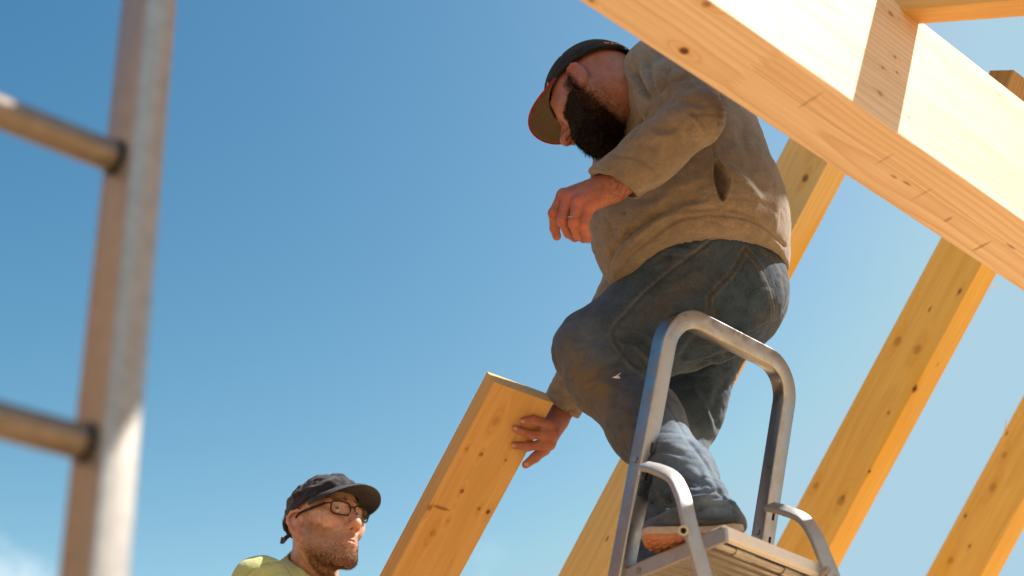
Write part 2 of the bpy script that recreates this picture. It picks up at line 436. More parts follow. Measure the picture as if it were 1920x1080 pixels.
def alu(name, col=(.37, .38, .40), rough=.28, ax=2):
    t = NT(name); p = t.coord('Object')
    sc = [260, 260, 260]; sc[ax] = 6
    br = t.noise(t.vec('MULTIPLY', p, tuple(sc)), 1, 3, .6); bl = t.noise(p, 22, 4, .65); fn = t.noise(p, 180, 3, .7)
    c = t.mix(t.ramp(bl, .35, .75, 0, .3), col, tuple(x * .62 for x in col))
    c = t.mix(t.ramp(fn, .62, .75, 0, .5), c, (.36, .33, .30))
    r = t.math('ADD', t.ramp(bl, .3, .7, rough - .08, rough + .16), t.math('MULTIPLY', br, .08))
    t.bump(t.math('ADD', br, t.math('MULTIPLY', bl, 2)), .12, .0006)
    return t.done(c, r, 1.0)

M_alu = alu('aluminium'); M_alu2 = alu('worn_aluminium', (.44, .42, .40), .36)
M_alu3 = alu('matt_aluminium', (.44, .44, .45), .45); M_alu3.node_tree.nodes['Principled BSDF'].inputs['Metallic'].default_value = .75
M_lip = alu('sunlit_aluminium', (.80, .79, .77), .5, 0); M_lip.node_tree.nodes['Principled BSDF'].inputs['Metallic'].default_value = .1  # lighter copy for the lip, with the sun on it put into the colour
M_neckhair = plain('neck_hair', (.050, .026, .018), .75, spec=.12)
M_blk = plain('black_plastic', (.012, .012, .014), .45)
M_hole = plain('dark_slot', (.008, .007, .006), .9, var=0, bump=0)
def heather(t, p, c):
    v = t.noise(t.vec('MULTIPLY', p, (160, 160, 420)), 1, 3, .75)
    c = t.mix(t.ramp(v, .56, .72, 0, .6), c, (.105, .082, .062)); return t.mix(t.ramp(v, .42, .28, 0, .45), c, (.52, .47, .42))
M_hood = fabric('heather_sweat', (.295, .235, .178), (.210, .163, .122), 45, attr_stain=(.15, .12, .095), stitch=(.16, .13, .105), extra=heather)
def denimx(t, p, c):
    w = t.noise(t.vec('MULTIPLY', p, (500, 500, 220)), 1, 2, .8)
    c = t.mix(t.ramp(w, .5, .75, 0, .55), c, (.12, .135, .15))
    return t.mix(t.math('MULTIPLY', t.attr('fade_sunlit'), t.ramp(t.noise(p, 16, 6, .75), .15, .75)), c, (.20, .27, .35))
M_jean = fabric('denim', (.043, .080, .142), (.020, .040, .077), 30, attr_stain=(.150, .115, .075), stitch=(.19, .15, .085), thread=700, sheen=.15, extra=denimx)
M_tee = fabric('lime_jersey', (.56, .59, .27), (.47, .50, .20), 40, stitch=(.20, .22, .11))
M_cap1 = fabric('black_twill', (.010, .010, .011), (.020, .020, .021), 60, sheen=.08)
M_cap2 = fabric('navy_cotton', (.013, .012, .019), (.030, .027, .040), 35, sheen=.2)
M_under = fabric('tan_underside', (.20, .15, .10), (.16, .12, .08), 60, sheen=.1)
M_pipe = plain('red_piping', (.42, .012, .025), .6)
M_orange = plain('orange_thread', (.75, .28, .10), .7, var=.3)
M_ink = plain('black_print', (.015, .015, .02), .7)
M_white = plain('white_paint', (.75, .74, .70), .6)
M_skin1 = skin_mat('skin_reddish', (.37, .17, .115), (.32, .12, .078), (.045, .028, .022))
M_skin2 = skin_mat('skin_fair', (.64, .41, .315), (.55, .29, .21), (.22, .12, .065))
M_hair1 = plain('black_hair', (.024, .0155, .0115), .75, spec=.12)
M_hair2 = plain('brown_hair', (.23, .115, .05), .6, spec=.25, var=.5, scale=300)
M_gold = plain('gold', (.90, .55, .22), .25, 1.0, var=0, bump=0)
M_cord = plain('grey_cord', (.19, .165, .14), .9, bump=.5)
M_sole = plain('gum_sole', (.55, .24, .13), .75, var=.3, scale=150); M_midsole = plain('cream_midsole', (.52, .41, .33), .8)
M_shoe = fabric('grey_shoe_cloth', (.10, .12, .14), (.06, .07, .09), 60)
M_eyew = plain('eye_white', (.72, .68, .64), .2, spec=.5, var=.05); M_iris = plain('iris', (.16, .17, .16), .2)
t = NT('lens_glass'); tr = t.n.new('ShaderNodeBsdfTransparent'); gl = t.n.new('ShaderNodeBsdfGlossy'); gl.inputs['Roughness'].default_value = .02
mx = t.n.new('ShaderNodeMixShader'); fz = t.n.new('ShaderNodeFresnel'); fz.inputs['IOR'].default_value = 1.18
t.l.new(t.math('ADD', fz.outputs[0], .02), mx.inputs[0]); t.l.new(tr.outputs[0], mx.inputs[1]); t.l.new(gl.outputs[0], mx.inputs[2]); t.l.new(mx.outputs[0], t.n['Material Output'].inputs[0])
tr.inputs[0].default_value = (.90, .89, .93, 1); M_lens = t.m

# ------------------------------------------------------------------ ground
def ground():
    bm = bmesh.new(); r = 900
    bmesh.ops.create_grid(bm, x_segments=8, y_segments=8, size=r)
    t = NT('sandy_building_ground'); p = t.coord('Object')
    c = t.mix(t.ramp(t.noise(p, .8, 5, .6), .35, .7), (.55, .36, .19), (.46, .29, .14))
    c = t.mix(t.ramp(t.noise(p, 25, 4, .7), .45, .7, 0, .6), c, (.60, .42, .24))
    t.bump(t.noise(p, 18, 5, .7), .5, .02); t.done(c, .95, spec=.1)
    o = from_bm('ground', bm, t.m); o['kind'] = 'structure'; return o
ground()
def bounce_wall():  # unseen wall, added to reflect warm brown light from the left
    root = empty('bounce_wall', (-2.45, 1.9, 0)); tag(root, 'unseen brown boarded wall added at the left to bounce warm light', 'wall', kind='thing')
    m = wood('bounce_wall_wood', (.18, .105, .065), (.11, .06, .035), seed=51, freq=60)
    V = []; F = []
    for i in range(30):
        y = .1 + i * .145
        b = from_bm('bounce_wall_board', box_bm(3.0, .143, .024 + .006 * (i % 2), .002), m, M=frame_mat((-2.45 - .003 * (i % 2), y, 1.5), (0, 0, 1), (0, 1, 0), (1, 0, 0)))
        b.parent = root; b.matrix_parent_inverse = Matrix.Translation(root.location).inverted()
bounce_wall()

# ------------------------------------------------------------------ timber frame
def timber(name, o, x, y, z, size, mat, bev=.002):
    """a sawn timber: local X along the fibres; o is the centre"""
    return from_bm(name, box_bm(*size, bev), mat, M=frame_mat(o, nrm(x), nrm(y), nrm(z)), smooth=False)

# big glued beam
NBP = at(1600, 192, 2.5); BW, BH = .137, .395; BL = 4.6
bA = nrm(AX + np.array([0, 0, -.008])); bc = NBP + bA * .55 + BX * BW / 2 + ZX * BH / 2
bz = nrm(np.cross(bA, BX))
def in_beam(P): q = np.asarray(P) - bc; return (q @ bA, q @ BX, q @ bz)
kn = in_beam(onz(1283, 100, (bc - ZX * BH / 2)[2])); fj = in_beam(onz(1425, 140, (bc - ZX * BH / 2)[2]))
def kb(px, py, r, k=.9): q = in_beam(onz(px, py, (bc - ZX * BH / 2)[2])); return (q[0], q[1], -BH / 2, r, k)
def side_pt(px, py):
    d = at(px, py, 1) - CO; nn = -BX; s = ((bc - BX * BW / 2 - CO) @ nn) / (d @ nn); return in_beam(CO + d * s)
def ks(px, py, r, k=.6): q = side_pt(px, py); return (q[0], -BW / 2, q[2], r, k)
knb = [kb(1283, 101, .0075, .95), kb(1325, 14, .007, .5), kb(1520, 192, (.004, .024, .01), .30), kb(1660, 300, (.003, .020, .01), .25), kb(1676, 333, (.009, .003, .01), .5), kb(1730, 365, (.003, .022, .01), .25), kb(1700, 345, (.012, .0025, .01), .6), kb(1778, 412, (.004, .009, .01), .45), kb(1840, 462, (.004, .020, .01), .45), kb(1895, 462, (.014, .003, .01), .5), kb(1110, 8, .004, .6),
       ks(1670, 26, .006, .6), ks(1655, 127, .0035, .7), ks(1678, 107, .0035, .7), ks(1682, 136, .0035, .7), ks(1650, 175, .006, .5), ks(1703, 219, .004, .6), ks(1556, 14, .008, .18), ks(1790, 92, .010, .22), ks(1873, 177, .006, .2)]
M_glu = wood('glued_spruce', (.75, .60, .445), (.52, .315, .16), pith=(.03, -.235), freq=70, knots=knb, glulam=dict(split=fj[1] * .6, joint=fj[0]), seed=1, ringamt=.6, streak=.35, specks=.05)
beam = timber('glulam_beam', bc, bA, BX, bz, (BL, BW, BH), M_glu, .004)
tag(beam, 'huge pale glued beam running across the top right corner', 'beam', kind='thing')

mk = []
def on_side(px, py): q = side_pt(px, py); return bc + bA * q[0] + BX * (-BW / 2 - .0006) + bz * q[2]
for st_ in (((1709, 17), (1712, 24), (1711, 32)), ((1709, 18), (1715, 21), (1717, 25)), ((1714, 30), (1719, 24), (1722, 27)), ((1716, 27), (1721, 36))):
    mk.append(tube(spline([on_side(*p) for p in st_], 4), .0006, 4))
o_ = geo('pencil_mark', mk, plain('pencil', (.10, .06, .045), .8)); o_.parent = beam; o_.matrix_parent_inverse = beam.matrix_basis.inverted()

# rafters on the far slope
th = radians(45); rd = BX * cos(th) - ZX * sin(th); rn = -(BX * sin(th) + ZX * cos(th))   # along the fall, and towards the underside
RT, RH = .078, .19
def rafter(px, py, t, up, down, mat, label, name='rafter', rt=RT, rh=RH, group='sloping rafters behind the big beam'):
    e = at(px, py, t)                      # the lower right edge at this place
    c = e - AX * rt / 2 - rn * rh / 2 + rd * (down - up) / 2
    o = timber(name, c, rd, AX, -rn, (up + down, rt, rh), mat, .0025)
    return tag(o, label, 'rafter', group, 'thing')
def raf_mat(name, px, py, t, up, down, knots, seed, base=(.80, .51, .125), late=(.60, .30, .055), yellow=(.76, .43, .05)):
    e = at(px, py, t); c = e - AX * RT / 2 - rn * RH / 2 + rd * (down - up) / 2
    ks_ = []
    for kx, ky, face, r, k in knots:       # place knots seen on the side ('s') or the underside ('u')
        d = at(kx, ky, 1) - CO
        if face == 's': q0 = c - AX * RT / 2; n_ = AX
        else: q0 = c + rn * RH / 2; n_ = rn
        P = CO + d * (((q0 - CO) @ n_) / (d @ n_)); l = P - c
        ks_.append((l @ rd, l @ AX, -(l @ rn), r, k))
    return wood(name, base, late, pith=(.10, -.03), freq=70, knots=ks_, seed=seed, yellow=yellow, ringamt=.35, streak=.4, specks=.09)
g1 = (1584, 332, 3.85, 1.7, 3.8); e1 = at(*g1[:3])
mr1 = raf_mat('rafter_wood', *g1, [(1510, 334, 's', .010, .75), (1452, 360, 's', .005, .6)], 2, base=(.82, .57, .22))
r1 = rafter(*g1, mr1, 'rafter passing behind the man on the stepladder')
def along(px):      # the rafter in the same roof plane whose lower edge passes picture column px on the line of the first one
    lo, hi = 0, 4
    for _ in range(50):
        m = (lo + hi) / 2; x = proj(e1 + AX * m)[0]
        lo, hi = (m, hi) if x < px else (lo, m)
    return m
s3 = along(1868); p3 = proj(e1 + AX * s3); print('R3', p3, s3)
g3 = (1866, 519, p3[2], 1.7, 3.8)
mr3 = raf_mat('rafter_wood_knotty', *g3, [(1717, 730, 's', .011, 1), (1683, 640, 's', .013, .35), (1720, 655, 's', .013, .35), (1666, 774, 's', .005, .6), (1630, 884, 's', .004, .9), (1593, 970, 's', .009, .7), (1577, 938, 's', .013, .4), (1530, 910, 's', .010, .35), (1565, 1028, 's', .010, .8), (1759, 707, 's', .009, .8), (1800, 545, 's', .006, .5)], 5)
r3 = rafter(*g3, mr3, 'full length rafter with dark knots right of the stepladder')
s4 = s3 + (s3 * .98); e4 = e1 + AX * s4; p4 = proj(e4); print('R4', p4)
# slide so that its right edge passes (1872, 1080)
def edge_x(P, y):
    a = np.array(proj(P + rd * .2)); b = np.array(proj(P + rd * 1.2)); return a[0] + (b[0] - a[0]) * (y - a[1]) / (b[1] - a[1])
lo, hi = .3, 3
for _ in range(40):
    m = (lo + hi) / 2
    lo, hi = (m, hi) if edge_x(e1 + AX * m, 1080) < 1872 else (lo, m)
s4 = m; e4 = e1 + AX * s4; p4 = proj(e4); print('R4', p4, s4)
g4 = (p4[0], p4[1], p4[2], 1.7, 3.8)
mr4 = raf_mat('rafter_wood_streaked', *g4, [(1810, 967, 's', .005, .9), (1880, 1028, 's', .005, .9), (1782, 1051, 's', .010, .35), (1862, 914, 's', .012, .3), (1818, 1024, 's', .005, .7), (1883, 853, 's', .009, .3)], 9)
r4 = rafter(*g4, mr4, 'rafter cut off by the lower right corner')
# boards added out of view over these rafters to put the man in shade
for k_ in range(8):
    u_ = .10 + (k_ + .5) * .195; s0_, s1_ = -.85, (.15 if u_ < .45 else .07 if u_ < .72 else .40)
    bo = timber('shade_board', e1 - rd * u_ - rn * (RH + .0125) + AX * (s0_ + s1_) / 2, AX, rd, -rn, (s1_ - s0_, .19, .022), mr4)
    tag(bo, 'unseen board added above the rafters to shade the man', 'board', 'unseen boards added for shade above the rafters', 'thing')
# splinters standing off the sawn edges
def splinter(pts, r, par, mat):
    P = [at(*p) for p in pts]; o = geo('splinter', [tube(spline(P, 4), r, 5)], mat); o.parent = par; o.matrix_parent_inverse = par.matrix_basis.inverted()
splinter([(1858, 534, p3[2] + .05), (1872, 538, p3[2] + .04), (1882, 541, p3[2] + .02)], .0011, r3, mr3)
splinter([(1878, 842, p4[2] - .2), (1883, 812, p4[2] - .2), (1887, 787, p4[2] - .2)], .0014, r4, mr4)

# rough block standing up behind the beam at the right edge
cb = at(1878, 140, 3.42)
tb = nrm(-rd + ZX * .35)
w_blk = wood('rough_block_wood', (.36, .22, .085), (.20, .11, .04), pith=(.0, .0), freq=120, seed=12, ringamt=.8, streak=.8)
yb = nrm(AX - tb * (AX @ tb)); zb = np.cross(tb, yb)
blk = timber('rafter_offcut', cb + yb * .075 - tb * .14 , tb, yb, zb, (.30, .16, .07), w_blk, .002)
tag(blk, 'rough dark timber end poking up behind the big beam', 'timber', kind='thing')
ch = []
for i in range(14):
    a = rng.random(); b0 = cb + yb * (.0 + .15 * a) + tb * .009 + zb * (rng.random() - .5) * .06
    ch.append(tube([b0, b0 + nrm(yb * (rng.random() - .3) + tb * .6 + zb * (rng.random() - .5)) * (.006 + .01 * rng.random())], .0011, 4))
o = geo('sawn_fibres', ch, M_glu); o.parent = blk; o.matrix_parent_inverse = blk.matrix_basis.inverted()

# joist resting on the beam, running down towards the viewer, with its fellows further along
tj = radians(33); jd = -BX * cos(tj) - ZX * sin(tj); jn = nrm(np.cross(jd, AX)); jn = jn if jn[2] > 0 else -jn
JT, JH = .06, .14
j0 = at(1742, 45, 2.845)
M_jst = wood('joist_wood', (.68, .42, .14), (.52, .27, .075), pith=(.05, -.12), freq=80, seed=21, yellow=(.62, .37, .08), ringamt=.3, specks=.1)
def joist(s, label, down=2.3, up=.06):
    c = j0 - AX * (JT / 2 - s) + jn * (JH / 2 + .001) + jd * (down - up) / 2
    o = timber('joist', c, jd, AX, jn, (down + up, JT, JH), M_jst, .002)
    return tag(o, label, 'joist', 'joists lying across the big beam', 'thing')
joist(0, 'yellow joist crossing over the big beam at the upper right')
joist(.80, 'yellow joist over the far end of the beam')

wp = j0 + jd * 2.24 - jn * .07
pl = timber('wall_plate', wp - AX * .2, AX, BX, ZX, (2.9, .12, .14), M_jst); tag(pl, 'low wall plate under the lower ends of the joists', 'timber', kind='thing')
for s in (-1.55, 1.15):
    q = wp + AX * s; h = q[2] - .07; p_ = timber('post', np.array([q[0], q[1], h / 2]), ZX, AX, BX, (h, .12, .12), M_jst); tag(p_, 'timber post under the wall plate', 'post', 'posts under the wall plate', 'thing')
for s in (-1.735, 2.75):
    q = bc - bA * .55 + bA * s; h = q[2] - BH / 2 - .001; p_ = timber('post', np.array([q[0], q[1], h / 2]), ZX, AX, BX, (h, .13, .13), M_jst); tag(p_, 'timber post under an end of the big beam', 'post', 'posts under the big beam', 'thing')
# unseen wide board, added to cast shade on the near ladder
wb_ = timber('board', j0 + jn * .017 + jd * 1.08 - AX * 1.0355, jd, AX, jn, (2.3, .254, .03), M_jst); tag(wb_, 'unseen wide board added to shade the near ladder', 'board', kind='thing')

# ------------------------------------------------------------------ stepladder
def rrect(a, b, r=.006, n=3):
    pts = []
    for cx, cy, s in ((a - r, b - r, 0), (-a + r, b - r, 1), (-a + r, -b + r, 2), (a - r, -b + r, 3)):
        for i in range(n + 1): an = pi / 2 * (s + i / n); pts.append((cx + r * cos(an), cy + r * sin(an)))
    return pts
def cyl(a, b, r, seg=16): return tube([a, b], r, seg)
def boxgeo(c, x, y, z, sx, sy, sz):
    c = np.asarray(c); V = [c + x * sx / 2 * i + y * sy / 2 * j + z * sz / 2 * k for i in (-1, 1) for j in (-1, 1) for k in (-1, 1)]
    return V, [(0, 1, 3, 2), (4, 6, 7, 5), (0, 4, 5, 1), (2, 3, 7, 6), (0, 2, 6, 4), (1, 5, 7, 3)]
def stepladder():
    P1 = at(1357, 984, 2.585); zp = P1[2]; PW, PD = .272, .26
    root = empty('stepladder', (P1[0], P1[1], 0)); tag(root, 'aluminium stepladder with curved hoop handrail the man stands on', 'stepladder', kind='thing')
    # hoop
    LB = at(1163, 1085, 2.735); wr = .372; hr = nrm(ZX - BX * .34); hn = nrm(np.cross(AX, hr)); L = .560; r = .080
    pts = [LB - hr * .12]; 
    pts += [LB + hr * (L - r) * s for s in (0, .33, .66, 1)]
    c1 = LB + hr * (L - r) + AX * r; c2 = LB + AX * (wr - r) + hr * (L - r)
    pts += [c1 - AX * r * cos(a) + hr * r * sin(a) for a in np.linspace(0, pi / 2, 12)[1:]]
    pts += [c2 + hr * r * cos(a) + AX * r * sin(a) for a in np.linspace(0, pi / 2, 12)]
    pts += [LB + AX * wr + hr * (L - r) * s for s in (.66, .33, 0)] + [LB + AX * wr - hr * .12]
    prof = rrect(.0180, .0195, .0045)
    geo('handrail', [tube(pts, 1, prof=prof, up=hn)], M_alu, root, sharp=50)
    for s0, nm in ((0, 'l'), (wr, 'r')):
        # slots and rivet on the face turned to the steps
        for h0, ln in ((.262, .022), (.205, .020)):
            geo('slot', [boxgeo(LB + AX * (s0 + .002) + hr * (h0 - (.03 if s0 else 0)) + hn * .0182, AX, hr, hn, .006, ln, .0012)], M_hole, root, smooth=False)
    for s0, h0 in ((-.0205, .232), (wr - .0205, .19)):
        p = LB + AX * s0 + hr * h0; geo('rivet', [cyl(p, p - AX * .002, .0065)], M_alu2, root, sharp=40)
    # hinge arms
    armp = rrect(.0065, .0155, .004, 2)
    def arm(px, hole=None):
        P = spline([at(*q) for q in px], 8)
        geo('hinge_arm', [tube(P, 1, prof=armp, up=nrm(-BX * .9 - AX * .35))], M_alu3, root, sharp=50)
    arm([(1208, 874, 2.735), (1232, 880, 2.70), (1262, 896, 2.66), (1280, 930, 2.62), (1292, 980, 2.58), (1309, 1040, 2.55), (1322, 1090, 2.53), (1345, 1190, 2.50)])
    arm([(1444, 950, 2.885), (1470, 957, 2.85), (1505, 972, 2.80), (1528, 1003, 2.76), (1546, 1045, 2.73), (1562, 1085, 2.71), (1590, 1180, 2.68)])
    hp = at(1281.5, 995, 2.556); hv = nrm(CO - hp)
    geo('eyelet', [tube([hp + hv * .0, hp + hv * .006], .0095, 20)], M_alu2, root, sharp=40)
    geo('eyelet_hole', [tube([hp + hv * .006, hp + hv * .0068], .0055, 20)], M_hole, root)
    # platform: ribbed tray, front lip, side bars, pivot rod
    O = P1 - ZX * .0
    parts = []
    nb = 11
    prof2 = []
    for i in range(nb):
        y0 = .012 + (PD - .02) * i / nb; w = (PD - .02) / nb
        prof2 += [(y0, -.010), (y0 + w * .55, -.010), (y0 + w * .62, -.015), (y0 + w * .93, -.015)]
    V = []; F = []
    for s in (0.0, PW):
        for y, z in prof2: V.append(O + AX * s + BX * y + ZX * z)
    k = len(prof2)
    for i in range(k - 1): F.append((i, i + 1, k + i + 1, k + i))
    parts.append((V, F))
    parts.append(boxgeo(O + AX * PW / 2 + BX * (PD / 2 + .006) - ZX * .005, AX, BX, ZX, PW, PD - .012, .006))
    geo('platform', parts, M_alu2, root, smooth=False)
    lip = [(0, .0), (.0, -.021), (.004, -.023), (.016, -.023), (.016, -.019), (.005, -.019), (.005, -.003), (.03, -.003), (.03, .0)]
    V = [O + AX * s + BX * y + ZX * z for s in (-.001, PW + .001) for y, z in lip]; k = len(lip)
    F = [(i, (i + 1) % k, k + (i + 1) % k, k + i) for i in range(k)] + [(0, 1, 5, 6), (1, 2, 3, 4), (0, 6, 7, 8), (k, k + 1, k + 5, k + 6), (k + 1, k + 2, k + 3, k + 4), (k, k + 6, k + 7, k + 8)]
    geo('front_lip', [(V, F)], M_lip, root, smooth=False)
    for s in (-.006, PW + .006):
        b = geo('side_bar', [boxgeo(O + AX * s + BX * (PD / 2 + .04) - ZX * .024, AX, BX, ZX, .008, PD + .10, .026)], M_alu3, root, smooth=False)
    for y in (.21, ):
        p = O - AX * .0102 + BX * y - ZX * .024; geo('rivet', [cyl(p, p - AX * .003, .006), cyl(p - AX * .003, p - AX * .005, .003)], M_alu, root, sharp=40)
    rp = O + BX * .030 - ZX * .024
    rod = [cyl(rp - AX * .0, rp + AX * PW, .0085, 18)]
    for s in (.055, .19): rod.append(cyl(rp + AX * s, rp + AX * (s + .05), .0105, 18))
    geo('pivot_rod', rod, M_alu2, root, sharp=40)
    for s, dz in ((PW - .012, -.030), (PW + .012, -.042)):
        p = O + AX * s - BX * .008 + ZX * dz; geo('bolt', [cyl(p, p + nrm(-BX + ZX * .4) * .022, .0062)], M_alu, root, sharp=40)
    # legs and treads, mostly below the picture
    f = nrm(-ZX - BX * .34)
    for s in (-.02, PW + .02):
        a = (at(1345, 1186, 2.502) if s < 0 else at(1588, 1176, 2.682)); b = a + f * ((a[2] - .03) / -f[2])
        geo('front_leg', [tube([a, b], 1, prof=rrect(.012, .022, .004), up=AX)], M_alu, root, sharp=50)
        geo('foot', [boxgeo(b - ZX * .01, AX, BX, ZX, .034, .06, .04)], M_blk, root, smooth=False)
        a = LB + AX * (0 if s < 0 else wr) - hr * .10; g = nrm(-ZX + BX * .30); b = a + g * ((a[2] - .03) / -g[2])
        geo('rear_leg', [tube([a, b], 1, prof=rrect(.0165, .018, .005), up=hn)], M_alu, root, sharp=50)
        geo('foot', [boxgeo(b - ZX * .01, AX, BX, ZX, .046, .05, .04)], M_blk, root, smooth=False)
    a = O + AX * PW / 2 - ZX * .04
    for i in range(1, 6):
        c = a + f * ((.235 * i + .06) / -f[2]); geo('tread', [boxgeo(c + BX * .03, AX, BX, ZX, PW + .03, .08, .024)], M_alu2, root, smooth=False)
    return root, O, zp
SL, SLO, ZP = stepladder()

# ------------------------------------------------------------------ foreground ladder, out of focus
def near_ladder():
    a = at(170, 1080, 1.10); b = at(275, 0, 1.43); ld = nrm(b - a)
    root = empty('ladder', tuple(a)); root.location.z = 0; tag(root, 'blurred aluminium ladder close to the camera at the left edge', 'ladder', kind='thing')
    lx = nrm(AX - ld * (AX @ ld)); ly = nrm(np.cross(ld, lx)); ly = ly if ly @ BX > 0 else -ly
    SW, SD, IN = .0335, .062, .34
    lo = a - ld * (a[2] / ld[2]) ; hi = b + ld * .8
    prof = [(-SD / 2, -SW / 2), (SD / 2, -SW / 2), (SD / 2, SW / 2), (-SD / 2, SW / 2)]
    for s in (0, -(IN + SW)):
        c0 = lo + lx * (SW / 2 + s) + ly * SD / 2; c1 = hi + lx * (SW / 2 + s) + ly * SD / 2
        geo('stile', [tube([c0, c0 * .5 + c1 * .5, c1], 1, prof=rrect(SD / 2, SW / 2, .003, 2), up=ly)], M_lad, root, sharp=50)
    ra = a + ld * 0; best = None
    # rung heights from the two seen
    def s_at(px, py):
        ss = np.linspace(-.3, 1.2, 3000); P = ra[None] + ss[:, None] * ld + ly * .03; y = proj(P)[1]; return ss[np.argmin(np.abs(y - py))]
    s1 = s_at(0, 832); s2 = s_at(0, 298); d = s2 - s1; print('rung spacing', d)
    for k in range(-2, 5):
        p = ra + ld * (s1 + d * k) + ly * .030
        if p[2] < .1: continue
        dp = [(.0155 * cos(q) if abs(q - pi / 2) > 2 else .0155 * cos(q), .0155 * sin(q)) for q in np.linspace(0, 2 * pi, 20, endpoint=False)]
        geo('rung', [tube([p + lx * .004, p - lx * IN * .5, p - lx * (IN + .004)], 1, prof=dp, up=ly)], M_rung, root, sharp=60)
        geo('rung_joint_shade', [tube([p - lx * .0, p - lx * .006], .0178, 20)], M_blk, root, sharp=60)  # black ring standing in for the shade where rung meets stile
    return root
M_lad = plain('dull_ladder_metal', (.43, .405, .385), .38, .7, .5, var=.2, bump=.05); M_rung = plain('dull_rung_metal', (.23, .195, .17), .38, .7, .5, var=.25, bump=.05)
near_ladder()

# ------------------------------------------------------------------ plank handed up
pd_ = nrm(at(977, 725, 3.36) - at(787, 1080, 3.47))
pf = nrm(-CD - pd_ * (-CD @ pd_)); psd = nrm(np.cross(pd_, pf)); psd = psd if psd[0] > 0 else -psd
PHI = radians(27); pn = nrm(pf * cos(PHI) + psd * sin(PHI)); pw = nrm(psd * cos(PHI) - pf * sin(PHI))   # face normal, width to the right
PLW, PLT, PLL = .166, .057, 1.60
ptr = at(1038, 756, 3.35)                      # right top corner of the wide face
pc = ptr - pw * PLW / 2 - pn * PLT / 2 - pd_ * PLL / 2
def plp(px, py, r, k=.8):
    d = at(px, py, 1) - CO; q0 = pc + pn * PLT / 2; P = CO + d * (((q0 - CO) @ pn) / (d @ pn)); l = P - pc; return (l @ pd_, l @ pw, l @ pn, r, k)
M_plk = wood('plank_wood', (.70, .43, .155), (.50, .25, .075), pith=(.02, -.16), freq=70, seed=30, yellow=(.60, .36, .09), ringamt=.4, streak=.5, specks=.06,
             knots=[plp(866, 921, .005, .7), plp(826, 952, (.004, .022, .008), .6), plp(806, 952, .006, .5), plp(915, 960, .005, .9), plp(898, 954, .004, .6), plp(812, 1000, .008, .22), plp(902, 852, .005, .6), plp(875, 842, .004, .4), plp(948, 863, .003, .6), plp(840, 977, .005, .25), plp(930, 790, .010, .22)])
plank = timber('plank', pc, pd_, pw, pn, (PLL, PLW, PLT), M_plk, .002)
tag(plank, 'thick sawn plank held upright between the two men', 'plank', kind='thing')
def on_plank(px, py, off=0):
    d = at(px, py, 1) - CO; q0 = pc + pn * (PLT / 2 + off); return CO + d * (((q0 - CO) @ pn) / (d @ pn))

# ------------------------------------------------------------------ heads
def gs(F_, U_):
    F_ = nrm(F_); U_ = nrm(np.asarray(U_) - F_ * (np.asarray(U_) @ F_)); return np.stack([F_, np.cross(U_, F_), U_])   # rows: forward, left, up
EARC = [(.004, .030), (-.004, .0335), (-.013, .030), (-.0185, .020), (-.0185, .008), (-.014, -.006), (-.008, -.018)]
def head_sdf(q, nose=1.0, open_lids=True, ear=(.0005, -.010, 1.2), flare=.34):
    """q in head coordinates (forward, left, up), origin between the ear canals"""
    m = q.copy(); m[:, 1] = np.abs(m[:, 1])
    d = ell(q, (-.004, 0, .042), (.098, .075, .085))
    d = smin(d, ell(q, (.036, 0, .012), (.060, .064, .072)), .03)             # forehead and upper face
    d = smin(d, ell(q, (.040, 0, -.052), (.052, .052, .056)), .035)           # lower face
    d = smin(d, cone(m, (.006, .056, -.048), (.070, .020, -.098), .017, .016), .03)
    d = smin(d, cone(q, (.080, -.010, -.104), (.080, .010, -.104), .0145, .0145), .022)
    d = smin(d, ell(q, (.084, 0, -.062), (.020, .030, .030)), .022)           # mouth mound
    d = smin(d, ell(m, (.066, .046, -.008), (.024, .021, .020)), .03)          # cheek bones
    d = smin(d, cone(m, (.093, .010, .034), (.080, .043, .036), .0095, .010), .016)  # brow
    d = smax(d, -ell(m, (.104, .031, .015), (.018, .0185, .0125)), .014)        # sockets
    d = smin(d, cone(q, (.0965, 0, .022), (.122 * 1, 0, -.022), .0075, .0120), .013)
    d = smin(d, ell(q, (.1215, 0, -.0255), (.0125, .0125, .0115)), .008)
    d = smin(d, ell(m, (.109, .0135, -.031), (.0125, .0078, .0085)), .007)
    d = smax(d, -ell(m, (.1125, .0072, -.0405), (.0085, .0045, .0085)), .004)
    # eyeball bulge with a lid slit
    lid = ell(m, (.0795, .0315, .0155), (.0145, .0150, .0140))
    d = smin(d, lid, .006)
    if open_lids: d = smax(d, -ell(m, (.0950, .0318, .0150), (.0085, .0125, .0048)), .003)
    else: d = smax(d, -cone(m, (.0955, .020, .011), (.0915, .043, .011), .0012, .0012), .003)
    # lips
    d = smin(d, cone(m, (.1035, .004, -.0615), (.0915, .024, -.0662), .0050, .0028), .005)
    d = smin(d, cone(m, (.1025, .004, -.0715), (.0915, .023, -.0685), .0058, .0028), .005)
    d = smax(d, -cone(m, (.1085, 0, -.0663), (.0945, .023, -.0668), .0013, .0010), .003)
    # ears
    me = m.copy(); me[:, 0] -= ear[0]; me[:, 2] -= ear[1]; me = (me - f32([-.007, .080, 0])) / ear[2] + f32([-.007, .080, 0])
    em = ell(me, (-.007, .0795, .003), (.0185, .0055, .031), gs((-.94, flare, .0), (-.22, .0, 1)))
    d = smin(d, em, .008)
    rim = chain(me, [(np.array([x, .0835 - (x + .005) * flare * 1.25, z]), .0033 if z > -.01 else .0045) for x, z in EARC], .004)
    d = smin(d, rim, .004)
    d = smin(d, ell(me, (-.001, .080, -.023), (.0075, .0042, .0085)), .005)
    d = smax(d, -ell(me, (-.0035, .0885, .003), (.0075, .0075, .0135)), .004)
    d = smin(d, ell(me, (.0065, .0800, -.003), (.0045, .0045, .0065)), .003)
    return d
